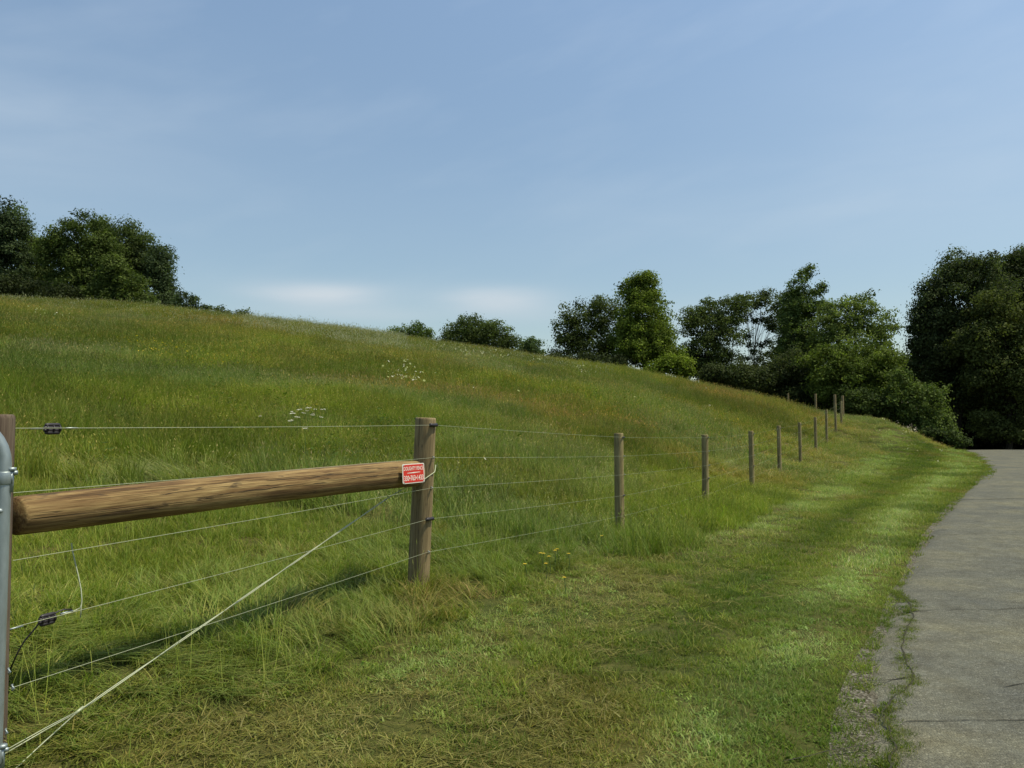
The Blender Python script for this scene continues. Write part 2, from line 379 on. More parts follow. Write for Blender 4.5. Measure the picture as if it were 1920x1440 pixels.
GR = [(1, 1, 1), (.85, .95, .8), (1.2, 1.1, 1.1), (.95, 1.05, .9), (1.5, 1.25, 1.5), (.7, .85, .7)]
DRY = [(1.8, 1.4, 2.2), (1.45, 1.22, 1.6), (1.15, 1.0, 1.1)]
STRAW = [(1, 1, 1), (.8, .72, .6), (1.25, 1.2, 1.1), (.55, .5, .4)]
def scatter(name, protos, pts, yaw, tilt, scl, idx, colr, label=None):
    coll = bpy.data.collections.new(name+'_tufts')
    for i, (pn, parts) in enumerate(protos): proto(coll, '%s_%s' % (chr(97+i), pn), parts)
    me = bpy.data.meshes.new(name); npt = len(pts); me.vertices.add(npt); me.vertices.foreach_set('co', pts.astype(np.float32).ravel())
    def at(nm, ty, dom, k, arr): a = me.attributes.new(nm, ty, 'POINT'); a.data.foreach_set(k, arr.ravel())
    at('rot', 'FLOAT_VECTOR', 0, 'vector', np.c_[tilt*np.cos(yaw*3), tilt*np.sin(yaw*3), yaw].astype(np.float32))
    at('scl', 'FLOAT_VECTOR', 0, 'vector', scl.astype(np.float32)); at('idx', 'INT', 0, 'value', idx.astype(np.int32))
    at('col', 'FLOAT_COLOR', 0, 'color', np.c_[colr, np.ones(npt)].astype(np.float32))
    o = bpy.data.objects.new(name, me); COL.objects.link(o)
    g = bpy.data.node_groups.new(name+'_scatter', 'GeometryNodeTree')
    g.interface.new_socket('Geometry', in_out='INPUT', socket_type='NodeSocketGeometry'); g.interface.new_socket('Geometry', in_out='OUTPUT', socket_type='NodeSocketGeometry')
    N = g.nodes.new; a, b = N('NodeGroupInput'), N('NodeGroupOutput'); ip = N('GeometryNodeInstanceOnPoints'); ci = N('GeometryNodeCollectionInfo')
    ci.inputs['Collection'].default_value = coll; ci.inputs['Separate Children'].default_value = True; ci.inputs['Reset Children'].default_value = True
    def na(nm, ty): q = N('GeometryNodeInputNamedAttribute'); q.data_type = ty; q.inputs['Name'].default_value = nm; return [s for s in q.outputs if s.enabled and s.name == 'Attribute'][0]
    L = g.links.new; mp = N('GeometryNodeMeshToPoints')
    L(a.outputs[0], mp.inputs[0]); L(mp.outputs[0], ip.inputs['Points']); L(ci.outputs[0], ip.inputs['Instance']); ip.inputs['Pick Instance'].default_value = True
    L(na('idx', 'INT'), ip.inputs['Instance Index']); L(na('rot', 'FLOAT_VECTOR'), ip.inputs['Rotation']); L(na('scl', 'FLOAT_VECTOR'), ip.inputs['Scale'])
    L(ip.outputs[0], b.inputs[0])
    md = o.modifiers.new('scatter', 'NODES'); md.node_group = g
    return tag(o, label, 'grass', kind='stuff')
def sample(d0, d1, dens, ex=2.2, fr=.78, xlo=None):
    """random ground points between distances d0 and d1 in a wedge wider than the view"""
    A = (fr*(d0+d1)+2*ex)*(d1-d0); n_ = int(A*dens*1.02)
    Y = np.sqrt(R.random(n_)*(d1**2-d0**2)+d0**2) if d0 > 3 else R.uniform(d0, d1, n_)
    X = R.uniform(-1, 1, n_)*(fr*Y+ex)
    return X, Y
fd = np.array([.4496, .8932]); fn = np.array([-.8932, .4496])
def qf(X, Y): return (X-FP[0][0])*fn[0]+(Y-FP[0][1])*fn[1]
LUSH = np.array([.170, .205, .034]); OLIVE = np.array([.225, .245, .046]); GREY = np.array([.215, .258, .092]); RUST = np.array([.26, .205, .062]); DEEP = np.array([.088, .128, .021]); LIME = np.array([.215, .275, .038]); STR = np.array([.27, .235, .105])
def mixc(a, b, t): t = np.asarray(t)[:, None]; return a*(1-t)+b*t
def fieldcol(X, Y):
    n_ = len(X); c = np.tile(OLIVE*.72+LUSH*.36, (n_, 1))
    a = fbm(X*.11+3, Y*.11, 41, 4); b = fbm(X*.07, Y*.09+5, 42, 4); d = fbm(X*.35, Y*.35, 43, 3); e = fbm(X*.16, Y*.2, 44, 4)
    far = sst(6, 14, Y)
    c = mixc(c, LUSH, sst(.52, .68, a)*.75); c = mixc(c, RUST*1.05, sst(.53, .68, b)*.62*far); c = mixc(c, GREY, sst(.52, .7, e)*.75)
    c = mixc(c, DEEP*1.15, np.maximum(sst(.55, .70, d)*.6, sst(.54, .66, fbm(X*.09+7, Y*.13, 46, 4))*.6)); c = mixc(c, LIME, sst(.56, .7, fbm(X*.2+9, Y*.2, 45, 3))*.45)
    return c*(1+.30*(R.random((n_, 1))-.5))*(1+.45*(fbm(X*1.3, Y*1.1, 47, 3)-.5))[:, None]*1.06
def een(X, Y):
    W = .88*(xedge(Y)-(FP[0][0]+(Y-FP[0][1])*.5035)); return edist(X, Y)*3.3/np.clip(W, 2.4, 9)
def vergecol(X, Y):
    e = edist(X, Y); n_ = len(X); c = np.tile(LUSH*.5+OLIVE*.6, (n_, 1))
    wv = een(X, Y)+.5*(fbm(X*.7, Y*.35, 51, 3)-.5)
    g_ = lambda a, s_: np.exp(-((wv-a)/s_)**2)
    c = mixc(c, GREY*1.5, np.clip(g_(.6, .26)+g_(2.2, .4)*.8, 0, 1)*.95); c = mixc(c, DEEP*1.0, np.clip(g_(1.35, .30)+g_(.05, .2)*.6+g_(2.9, .2)*.4, 0, 1)*.92); c = mixc(c, LIME*.8, sst(.55, .7, fbm(X*.4, Y*.4, 52, 3))*.6); c = mixc(c, DEEP*1.15, sst(.55, .7, fbm(X*.6, Y*.45, 53, 3))*.7)
    c = mixc(c, RUST*.9, sst(.6, .72, fbm(X*.8, Y*.5, 54, 3))*.5)
    return c*(1+.2*(R.random((n_, 1))-.5))
def dry_amount(X, Y):
    """mown thatch: a belt between the tall fence grass and the lawn"""
    q_ = qf(X, Y); e = edist(X, Y)
    w_ = een(X, Y)+.6*(fbm(X*.8, Y*.6, 62, 3)-.5)
    belt = np.exp(-((w_-2.15)/.55)**2)*(.45+.55*sst(26, 8, Y))
    return belt*sst(.44, .64, fbm(X*1.3+2, Y*1.0, 61, 4)+.03)*.58
blk = lambda X, Y, m=.03: edist(X, Y) > m
# --- prototypes
lawn = [('lawn', [blades(46, .085, (.025, .075), .0042, .45, .7, GR)]), ('lawn', [blades(46, .085, (.03, .09), .0042, .55, .9, GR+DRY[:1])]), ('clover', [blades(34, .08, (.015, .045), .010, .9, .6, [(.9, 1.05, .9), (1.1, 1.2, 1.1)])])]
mid = [('mid', [blades(38, .08, (.07, .17), .0046, .3, 1.0, GR)]), ('mid', [blades(34, .09, (.09, .22), .0050, .45, 1.2, GR+DRY[1:])]), ('mid', [blades(30, .09, (.06, .16), .0055, .6, 1.0, GR)])]
lodged = [('long', [blades(30, .09, (.18, .42), .0055, .5, 1.5, GR, az=0, azs=.35)]), ('long', [blades(28, .10, (.22, .5), .0055, .9, .9, GR+DRY[1:], az=0, azs=.5)]), ('long', [blades(24, .10, (.12, .34), .005, .45, 1.5, GR+DRY)])]
stems = [('stem', [blades(5, .10, (.38, .62), .0030, .12, .35, [(1.1, 1.1, 1.3), (.9, 1.0, .9)], head=.7, headc=(1.1, 1.0, 1.5), hl=.06, hw=2.0)])]
thatch = [('thatch', [blades(30, .13, (.05, .16), .0036, 1.45, .2, STRAW, zoff=.012)]), ('thatch', [blades(26, .14, (.04, .13), .0042, 1.3, .3, STRAW, zoff=.02)])]

X, Y = sample(1.2, 9, 185); q_, e = qf(X, Y), edist(X, Y)
k = (e > -.10+.14*vnoise(X*5, Y*5, 71))
X, Y, q_, e = X[k], Y[k], q_[k], e[k]
dry = dry_amount(X, Y); u = R.random(len(X))
long_zone = sst(-.75, -.15, q_+.5*(fbm(X*1.5, Y*1.5, 72, 3)-.5))*sst(1.6, .6, q_)
behind = sst(.5, 1.2, q_)
sl = dict(); V_ = np.c_[X, Y, ground(X, Y)]
def pick(mask, X=X, Y=Y): return np.where(mask)[0]
def emit(name, pr, ii, colr, smin, smax, yaw=None, XYZ=None, hmul=None, tilt=.12, label=None):
    XYZ = V_ if XYZ is None else XYZ; n_ = len(ii); s = R.uniform(smin, smax, n_)
    sc = np.c_[s, s, s*(1 if hmul is None else hmul)]
    yw = R.random(n_)*2*math.pi if yaw is None else yaw
    return scatter(name, pr, XYZ[ii], yw, np.abs(R.normal(0, tilt, n_)), sc, R.integers(0, len(pr), n_), colr, label)
ii = pick((u > dry*.93)&(R.random(len(X)) > np.maximum(long_zone, behind)*.8))
emit('lawn_grass', lawn, ii, vergecol(X[ii], Y[ii]), .75, 1.25, label='short mown green grass of the road verge')
ii = pick(((u > dry*.9)&(R.random(len(X)) < (.28*sst(.9, 2.2, e)*sst(.38, .6, fbm(X*1.3, Y*1.3, 73, 3))+.3*long_zone)))|((behind > .4)&(u < .9)))
emit('rough_grass', mid, ii, mixc(fieldcol(X[ii], Y[ii]), LUSH, .35*np.ones(len(ii))), .6, 1.2, hmul=np.where((Y[ii] < 4.4)&(q_[ii] < .5), .55, 1.0), label='rough knee high green grass around the near fence')
ii = pick((long_zone > .25)&(u < .62))
cc = mixc(mixc(fieldcol(X[ii], Y[ii]), GREY, .35*np.ones(len(ii))), RUST, sst(.5, .7, fbm(X[ii]*1.1, Y[ii]*1.1, 74, 3))*.7)
yw = math.pi*1.22+(fbm(X[ii]*.9, Y[ii]*.9, 75, 3)-.5)*9
emit('lodged_grass', lodged, ii, cc, .45, 1.0, yaw=yw+R.normal(0, .7, len(ii)), hmul=np.where((Y[ii] < 4.6)&(X[ii] < -.9), .45, 1.0), label='long flopped over grass beneath the fence wires')
ii = pick(((long_zone > .3)|(behind > .5))&(u < .045))
emit('grass_stems', stems, ii, np.tile(OLIVE*1.5, (len(ii), 1)), .6, 1.1, label='thin seeding grass stems along the near fence')
ii = pick((R.random(len(X)) < dry*.9+.04*sst(.3, 1, e)+.10*long_zone))
emit('cut_thatch', thatch, ii, mixc(np.tile(STR*1.05, (len(ii), 1)), OLIVE, .25+R.random(len(ii))*.65), .7, 1.3, label='dry tan clippings lying on the mown verge')
# crack tufts
cr = np.array(CRK); t = R.random(230); cx = np.interp(t, np.linspace(0, 1, len(cr)), cr[:, 0]); cy = np.interp(t, np.linspace(0, 1, len(cr)), cr[:, 1])
keep = vnoise(t*9, t*0, 81) > .30; cx, cy = cx[keep]+R.normal(0, .03, keep.sum()), cy[keep]; XYZ = np.c_[cx, cy, np.full(len(cx), .0)]
emit('crack_grass', lawn, np.arange(len(cx)), mixc(np.tile(DEEP, (len(cx), 1)), OLIVE*.75, R.random(len(cx))), .3, .75, XYZ=XYZ, label='tiny grass tufts growing out of the crack in the asphalt')

# --- middle distance 9..24 m
X, Y = sample(9, 30, 34, 4); kk = R.random(len(X)) < sst(31, 19, Y); X, Y = X[kk], Y[kk]; q_, e = qf(X, Y), edist(X, Y); k = e > -.02+.13*vnoise(X*3, Y*3, 71); X, Y, q_, e = X[k], Y[k], q_[k], e[k]
V_ = np.c_[X, Y, ground(X, Y)]; dry = dry_amount(X, Y)
lawn2 = [('lawn', [blades(110, .2, (.03, .09), .0075, .45, .7, GR)]), ('lawn', [blades(100, .2, (.03, .10), .0075, .55, .8, GR+DRY[:1])])]
mid2 = [('mid', [blades(80, .19, (.10, .30), .0075, .3, .8, GR, head=.12, headc=(1.2, 1.1, 1.3), hl=.03, hw=2)]), ('mid', [blades(80, .2, (.12, .36), .0070, .25, .7, GR+DRY[1:], head=.25, headc=(1.15, 1.05, 1.4), hl=.035, hw=2)]), ('mid', [blades(70, .2, (.08, .24), .0085, .5, 1.0, GR)])]
tall2 = [('tall', [blades(90, .2, (.22, .48), .0065, .16, .6, GR, head=.3, headc=(1.2, 1.02, 1.5), hl=.045, hw=1.9)]), ('tall', [blades(90, .2, (.20, .42), .0075, .25, .8, GR+DRY[1:], head=.2, headc=(1.2, 1.05, 1.4), hl=.04, hw=2)]),
         ('tall', [blades(70, .2, (.2, .5), .0075, .6, 1.2, GR, az=0, azs=.6)])]
hz = sst(1.2, 3.2, q_)
verge = q_ < -.9-.5*(fbm(X*.7, Y*.7, 76, 3)-.5)*2
ii = pick(verge&(R.random(len(X)) > dry*.6)); emit('mown_grass', lawn2, ii, vergecol(X[ii], Y[ii]), .8, 1.2, label='mown green verge grass beside the road bend')
ii = pick(verge&(R.random(len(X)) < dry*.55)); emit('verge_thatch', [('thatch', [blades(70, .24, (.06, .18), .006, 1.4, .2, STRAW, zoff=.02)])], ii, mixc(np.tile(STR*.7, (len(ii), 1)), OLIVE, R.random(len(ii))*.6), .8, 1.2, label='pale dry clippings further along the verge')
ii = pick((~verge)&(R.random(len(X)) > hz*.8)); emit('fence_row_grass', mid2, ii, fieldcol(X[ii], Y[ii]), .7, 1.2, hmul=(.5+.5*sst(22, 10, Y[ii]))*(.8+.8*vnoise(X[ii]*1.1, Y[ii]*1.1, 99)), label='uneven green grass around the fence posts')
swirl = np.exp(-(((X+4.55)/1.5)**2+((Y-9.9)/1.0)**2)*1.2)
ii = pick(R.random(len(X)) < hz*.95*(1-swirl)); emit('meadow_grass', tall2, ii, fieldcol(X[ii], Y[ii]), .75, 1.2, yaw=math.pi*1.2+(fbm(X[ii]*.25, Y[ii]*.25, 77, 3)-.5)*12, hmul=.75+.6*fbm(X[ii]*.4, Y[ii]*.4, 78, 3), label='tall seeding meadow grass on the lower slope')
ii = pick((hz > .2)&(R.random(len(X)) < swirl*.9)); emit('flattened_grass', [('flat', [blades(80, .2, (.25, .5), .0075, 1.15, .5, GR+DRY[1:], az=0, azs=.45, zoff=.02)])], ii, mixc(fieldcol(X[ii], Y[ii]), GREY, .5*np.ones(len(ii))), .8, 1.2, yaw=2.9+(X[ii]+4.5)*.5+(Y[ii]-9.9)*.9, label='flattened swirl of grass behind the log rail')
# --- far 24..66 m
X, Y = sample(18, 66, 7.5, 6); kk = R.random(len(X)) < sst(17, 29, Y); X, Y = X[kk], Y[kk]; q_, e = qf(X, Y), edist(X, Y); k = e > .1; X, Y, q_, e = X[k], Y[k], q_[k], e[k]; V_ = np.c_[X, Y, ground(X, Y)]
lawn3 = [('lawn', [blades(150, .42, (.04, .11), .016, .5, .6, GR)])]
far3 = [('far', [blades(130, .40, (.18, .42), .0125, .2, .5, GR, head=.35, headc=(1.25, 1.02, 1.5), hl=.07, hw=1.5)]), ('far', [blades(130, .42, (.16, .38), .0135, .25, .6, GR+DRY[1:], head=.25, hl=.06, hw=1.8)]), ('far', [blades(120, .42, (.2, .5), .011, .15, .4, GR, head=.5, headc=(1.4, 1.15, 1.9), hl=.08, hw=1.5)])]
verge = ((q_ < -1.2)&(e < 5.2+.8*np.sin(X))&(Y < 47))|((e < 1.6)&(Y > 28))
ii = pick(verge); emit('far_mown_grass', lawn3, ii, vergecol(X[ii], Y[ii])*1.0, .8, 1.2, label='mown grass inside the far road bend')
ii = pick(~verge); zz = fbm(X[ii]*.3, Y[ii]*.3, 79, 3)
near_f = sst(4, 0, np.abs(q_[ii]+1.5))
emit('hillside_grass', far3, ii, mixc(fieldcol(X[ii], Y[ii]), GREY*1.1, near_f*.45), .8, 1.2, hmul=(.7+.6*zz)*(.42+.58*sst(.3, 3.2, q_[ii])), label='tall grass covering the hillside up to the skyline')

wl = []
for s_ in range(3):
    V, Fc, T = [], [], []
    for k in range(46):
        h_ = R.uniform(.02, .36); a = R.random()*6.28; rr_ = R.uniform(.0, .16)+.02; L_ = R.uniform(.04, .10)
        b0 = np.array([math.cos(a)*rr_*.7, math.sin(a)*rr_*.7, h_]); dv_ = np.array([math.cos(a), math.sin(a), R.uniform(-.5, .5)]); sd = np.array([-math.sin(a), math.cos(a), R.uniform(-.3, .3)])
        o_ = len(V); V += [b0, b0+dv_*L_*.5+sd*L_*.22, b0+dv_*L_, b0+dv_*L_*.5-sd*L_*.22]; Fc.append((o_, o_+1, o_+2, o_+3)); T += [np.array([.8, .95, .8])*R.uniform(.7, 1.4)]*4
    wl.append(('weed', [(np.array(V), Fc, np.array(T))]))
wx, wy = sample(9, 45, 1.6, 3); wk = (qf(wx, wy) > 1.2)&(fbm(wx*.35, wy*.35, 95, 3) > .60)
px_ = R.normal(-2.35, .45, 60); py_ = R.normal(13.0, 1.5, 60); px2 = R.normal(-4.6, .9, 40); py2 = R.normal(14.5, 1.2, 40)
wx, wy = np.r_[wx[wk], px_, px2], np.r_[wy[wk], py_, py2]
scatter('broadleaf_weeds', wl, np.c_[wx, wy, ground(wx, wy)], R.random(len(wx))*6.28, np.full(len(wx), .15), np.ones((len(wx), 3))*R.uniform(.6, 1.3, (len(wx), 1)), R.integers(0, 3, len(wx)), mixc(np.tile(DEEP*.9, (len(wx), 1)), RUST*.8, (R.random(len(wx)) < .2)*.6), 'darker broad leaved weeds growing in patches through the meadow')
# ------------------------------------------------------------------ fence
fence = empty('wire_fence', (FP[0][0], FP[0][1], FG[0]), 'five strand smooth wire fence on round wooden posts running up along the road verge', 'fence')
def post(parent, base, top, r, sd, mat, label=None, seg=16):
    base, top = np.array(base, float), np.array(top, float); base = base-(top-base)*.12
    t = np.r_[np.linspace(0, 1, 12), 1.0, 1.0]; pts = base+(top-base)*t[:, None]; pts[-1] += (0, 0, .0)
    pts[-2] = top-(top-base)*.004; pts[-3] = top-(top-base)*.012; pts[-1] = top
    rr = np.full(len(pts), r); rr[-1] = r*.90; rr[-2] = r*.97; rr *= 1+.05*(1-t)
    mb = MB(); tube(mb, pts, rr, seg, True, .05, sd)
    o = mb.build('fence_post', mat, parent)
    if label: o['label'] = label
    return o
# brace post and gate post
bp = [P(785, 1092, 6.5), P(798.5, 783, 6.5)]
p1 = post(fence, bp[0], bp[1], .083, 1, WOODP, 'grey weathered thicker post at the end of the log rail')
lp = [np.array([LP[0]-.006, LP[1], .28]), P(-15, 777, 3.17)]
p0 = post(fence, lp[0], lp[1], .083, 2, WOODG, 'gate post behind the galvanised gate upright')
POSTS = []
tops = [(1160, 812, .062), (1321.5, 815, .062), (1408, 808, .062), (1460, 798, .06), (1499, 792, .055), (1528.5, 782, .06), (1549.5, 768, .055), (1566, 757, .06), (1577, 752, .06)]
for i, (x, y, r) in enumerate(tops):
    fx, fy = FP[i+1]; tp = P(x, y, fy); b = np.array([tp[0]+R.normal(0, .015), fy+R.normal(0, .02), min(G(fx, fy), FG[i+1])-.1])
    POSTS.append((post(fence, b, tp, r, 3+i, WOODF, None, 12), tp, r, b))
tc = P(1579.5, 742, CORN[1]); pc = post(fence, (tc[0], CORN[1], G(*CORN)-.2), tc, .08, 20, WOODP, 'taller corner post at the top of the fence', 12)
# crack / knot on brace post is in the wood; gouge line
ax = bp[1]-bp[0]
# rail
ra, rb = P(24, 968, 3.27), P(778, 888, 6.42)
t = np.r_[0, .002, .006, np.linspace(.02, .98, 26), .996, 1]
pts = ra+(rb-ra)*t[:, None]; pts[:, 2] += .012*np.sin(math.pi*t)+.006*(vnoise(t*7, t*0, 91)-.5); pts[:, 0] += .008*(vnoise(t*6, t*0, 92)-.5)
rr = np.interp(t, [0, .3, 1], [.0800, .089, .103]); rr[0] *= .9; rr[1] *= .96; rr[-1] *= .95
rr *= 1+.02*(vnoise(t*16, t*0, 93)-.5)
mb = MB(); tube(mb, pts, rr, 36, True, .03, 30); rail = mb.build('log_rail', WOODR, fence)
rail['label'] = 'thick round brown log brace rail'
rd = (rb-ra)/np.linalg.norm(rb-ra); rside = np.cross(rd, [0, 0, 1]); rside /= np.linalg.norm(rside)
mb = MB()   # drying checks in the log as thin dark grooves on its skin
def check(t0, t1, a0, a1, w, sd):
    s = np.linspace(0, 1, 60); tt = t0+(t1-t0)*s; an = a0+(a1-a0)*s+(fbm(s*9, s*0, sd, 3)-.5)*.10
    ww = w*(.4+1.2*vnoise(s*14, s*0, sd+1))*sst(0, .1, s)*sst(0, .1, 1-s)
    V = []
    for sg in (-1, 1):
        a_ = an+sg*ww
        r_ = np.interp(tt, t, rr)*1.012; c_ = np.array([np.interp(tt, t, pts[:, j]) for j in range(3)]).T
        V.append(c_+np.outer(np.cos(a_)*r_, rside)+np.outer(np.sin(a_)*r_, [0, 0, 1]))
    mb.add(np.vstack(V), [(i, i+1, 61+i, 60+i) for i in range(59)])
check(.0, .30, .13, .48, .022, 5); check(.28, .55, -.05, .12, .013, 8); check(.42, .8, .55, .42, .013, 11); check(.6, .98, .1, .2, .012, 15); check(.12, .35, -.25, -.15, .010, 18); check(.72, .97, .75, .62, .012, 21)
mb.build('drying_crack', CRACKM, rail)
# wires
WH = []   # wire height anchors: per strand, list of 3-D points
gate_y = [803, 923, 1050, 1174, 1290]; brace_y = [797, 858, 915, 973, 1035]
post_y = {0: [820, 855, 889.6, 928.5, 966], 1: [820, 845.5, 872, 896, 925]}
wires = []
for s in range(5):
    xs = [2, 24, 24, 30, 18][s]
    a = P(xs, gate_y[s]+(1 if s else 0), 3.2); a[0] += .0
    b = P(815-[0, 1, 4, 7, 10][s]-2, brace_y[s], 6.44)
    pl = [a, b]
    for i, (o, tp, r, bb) in enumerate(POSTS):
        side = np.array([.893, -.45, 0])*(r+.012)
        z = tp[2]-.07-.255*s
        if i in post_y: z = P(1160, post_y[i][s], tp[1])[2]
        pl.append(np.array([tp[0], tp[1], z])+side)
    pl.append(np.array([tc[0]+.07, tc[1]-.04, tc[2]-.14-.26*s]))
    WH.append(pl)
    full = []
    for i in range(len(pl)-1):
        A_, B_ = pl[i], pl[i+1]; tt = np.linspace(0, 1, 9)[:-1]; sg = .006 if i else .004
        p_ = A_+(B_-A_)*tt[:, None]; p_[:, 2] -= 4*sg*tt*(1-tt); full.append(p_)
    full.append(pl[-1][None]); full = np.vstack(full)
    if s in (0, 3):    # kink where the strain insulator sits
        pass
    mb = MB(); tube(mb, full, np.interp(full[:, 1], [3, 6.5, 12, 40], [.0014, .0012, .0009, .0009]), 5, False)
    w = mb.build('fence_wire', WIRE, fence); wires.append(w)
# strain insulators
def insul(parent, c, d, L=.088, r=.0215):
    d = d/np.linalg.norm(d); mb = MB(); t_ = np.linspace(-.5, .5, 33); rr_ = np.where((np.arange(33) % 4) < 2, 1.0, .86)*np.sqrt(np.clip(1-(np.abs(t_)*2)**6, .15, 1))*r
    up = np.cross(np.cross(d, [0, 0, 1]), d)
    # ribbed lobes: four side-by-side ribs running lengthwise
    for kk in range(4):
        off = up*(kk-1.5)*r*.52
        tt = np.linspace(-1, 1, 13); ra_ = r*.40*np.sqrt(np.clip(1-np.abs(tt)**5, .02, 1)); ll = L*(.5 if kk in (1, 2) else .43)
        tube(mb, c+off+np.outer(tt*ll, d), ra_, 10, True)
    for tt in (-.33, 0, .33): tube(mb, np.array([c+d*L*(tt-.03), c+d*L*(tt+.03)]), r*.78, 12, True)
    o = mb.build('strain_insulator', BLACKP, parent); return o
d1 = WH[0][1]-WH[0][0]; insul(wires[0], P(98.5, 804, 3.2+.28), d1)
d2 = WH[3][1]-WH[3][0]; insul(wires[3], P(89, 1161, 3.2+.17), d2, .085)
for (x, y) in ((70, 803.5), (135, 802.6)):
    mb = MB(); c_ = P(x, y, 3.2+(x-2)*.0029); a_ = c_-d1/np.linalg.norm(d1)*.03; tube(mb, [a_, c_, c_+d1/np.linalg.norm(d1)*.03], [.0035, .0042, .003], 6)
    mb.build('crimp_sleeve', GALV, wires[0])
for (x, y, dd) in ((30, 1187-10, 3.27), (125, 1148, 3.48)):
    mb = MB(); c_ = P(x, y, dd); u_ = d2/np.linalg.norm(d2); tube(mb, [c_-u_*.03, c_, c_+u_*.03], [.003, .004, .003], 6)
    mb.build('crimp_sleeve', GALV, wires[3])
# lead-out cable, jumper
mb = MB(); tube(mb, [P(135, 1143, 3.5), P(122, 1142.5, 3.47), P(110, 1146, 3.45), P(98, 1153, 3.42), P(85, 1160, 3.38), P(72, 1170, 3.36), P(62, 1183, 3.34), P(45, 1203, 3.33), P(34, 1222, 3.32), P(16, 1262, 3.3)], .0032, 6, True)
o = mb.build('lead_cable', BLACKP, wires[3])
mb = MB(); tube(mb, [P(134, 1018, 3.6), P(136, 1034, 3.6), P(141, 1055, 3.59), P(147, 1080, 3.58), P(152, 1105, 3.56), P(153.5, 1125, 3.55), P(152, 1140, 3.54), P(151, 1158, 3.53)], .0026, 6, True)
tube(mb, [P(153, 1134, 3.54), P(150, 1140, 3.54), P(140, 1145, 3.52), P(120, 1152, 3.46), P(113, 1155, 3.45)], .0025, 6, True)
mb.build('jumper_wire', WIRE, wires[3])
# staples and post insulators
def staple(parent, c, s=.011):
    mb = MB(); tube(mb, [c+(-.012, .02, .004), c+(0, -.004, .009), c+(.014, -.012, 0), c+(.004, -.004, -.010), c+(-.012, .02, -.006)], .0038, 6); mb.build('staple', GALV, parent)
def claw(parent, c, k=1.0):
    mb = MB(); u_ = np.array([.45, .89, 0]); nn = np.array([.89, -.45, 0])
    tube(mb, [c-u_*.035*k, c-u_*.028*k, c+u_*.0, c+u_*.028*k, c+u_*.035*k], np.array([.006, .0105, .0075, .0105, .006])*k, 8)
    tube(mb, [c-nn*.032, c-nn*.004], [.011*k, .009*k], 8)
    mb.build('claw_insulator', BLACKP, parent)
for s in range(5):
    c = WH[s][1]
    if s in (0, 3): claw(p1, c+np.array([.0, -.01, 0]), 1.55)
    else: staple(p1, c)
for i, (o, tp, r, bb) in enumerate(POSTS[:5]):
    for s in range(5):
        c = WH[s][2+i]
        if s in (0, 3): claw(o, c-np.array([.006, -.003, 0]), 1.1)
        elif i < 3 and s < 4: staple(o, c)
for (x, y) in ((16, 1258), (11, 1372), (23, 1289)): staple(p0, P(x, y, 3.12))
# wire wrap round the brace post
mb = MB()
# diagonal brace wire (double strand, twitched)
A0, A1, A2, A3 = P(813, 888, 6.45), P(795, 899, 6.40), P(724, 936, 6.22), P(144, 1336, 3.50)
mb = MB()
tube(mb, [P(817, 872, 6.52), P(815, 885, 6.47), A1, P(755, 917, 6.3), A2], .0042, 6)
tt = np.linspace(0, 1, 60); pp = A2+(A3-A2)*tt[:, None]; side = np.cross((A3-A2)/np.linalg.norm(A3-A2), [0, 0, 1]); upv = np.cross(side, (A3-A2)/np.linalg.norm(A3-A2))
for ph in (0, math.pi):
    w_ = .0032; tube(mb, pp+np.outer(np.cos(tt*18+ph)*w_, side)+np.outer(np.sin(tt*18+ph)*w_, upv), .0027, 5)
E1, E2 = P(6, 1415, 3.12), P(24, 1446, 3.10)
tube(mb, [A3, P(90, 1366, 3.34), E1], .0026, 5); tube(mb, [A3+upv*.004, P(90, 1366, 3.34)+upv*.008, E1+upv*.012], .0022, 5)
tube(mb, [A3, P(84, 1390, 3.26), E2, P(5, 1465, 3.1)], .0028, 5)
tube(mb, [A2+upv*.006, A2-upv*.006], .005, 6); tube(mb, [A3+(A2-A3)*.012+upv*.004, A3-(A2-A3)*.004], .0065, 8)
o = mb.build('brace_wire', WIRE, fence); o['label'] = 'doubled diagonal brace wire from post top to gate post foot'

# far row of posts beyond the crest
f2 = empty('hill_fence', (P(1529, 740, 55)[0], 55, G(P(1529, 740, 55)[0], 55)), 'second row of pale wooden posts half hidden behind the hill crest', 'fence')
for x, y, d, r in ((1565, 740, 53, .085), (1529, 738.5, 56.5, .075), (1477.5, 738, 62, .07)):
    tp = P(x, y, d); post(f2, (tp[0], d, G(tp[0], d)-.3), tp, r, x % 7, WOODP, None, 10)


# ------------------------------------------------------------------ sign
def textmesh(s, size, bold=.0):
    cu = bpy.data.curves.new('lettering', 'FONT'); cu.body = s; cu.size = size; cu.align_x = 'CENTER'; cu.align_y = 'CENTER'; cu.offset = bold; cu.extrude = .0006; cu.resolution_u = 3
    ob = bpy.data.objects.new('lettering', cu); COL.objects.link(ob); bpy.context.view_layer.update()
    me = bpy.data.meshes.new_from_object(ob.evaluated_get(bpy.context.evaluated_depsgraph_get()))
    v = np.array([x.co[:] for x in me.vertices]); f = [tuple(p.vertices) for p in me.polygons]
    bpy.data.objects.remove(ob); bpy.data.curves.remove(cu); bpy.data.meshes.remove(me)
    return v, f
TL, TR, BL_, BR = (753, 871), (794.5, 867.5), (755.5, 907.5), (795.5, 904)
d_l, d_r = 5.98, 6.20
c_tl, c_tr, c_bl, c_br = P(*TL, d_l), P(*TR, d_r), P(*BL_, d_l), P(*BR, d_r)
sc_ = (c_tl+c_tr+c_bl+c_br)/4; su = (c_tr+c_br-c_tl-c_bl)/2; sv = (c_tl+c_tr-c_bl-c_br)/2
SWd, SHt = np.linalg.norm(su), np.linalg.norm(sv); su /= SWd; sv -= su*sv.dot(su); sv /= np.linalg.norm(sv); sn = np.cross(su, sv)
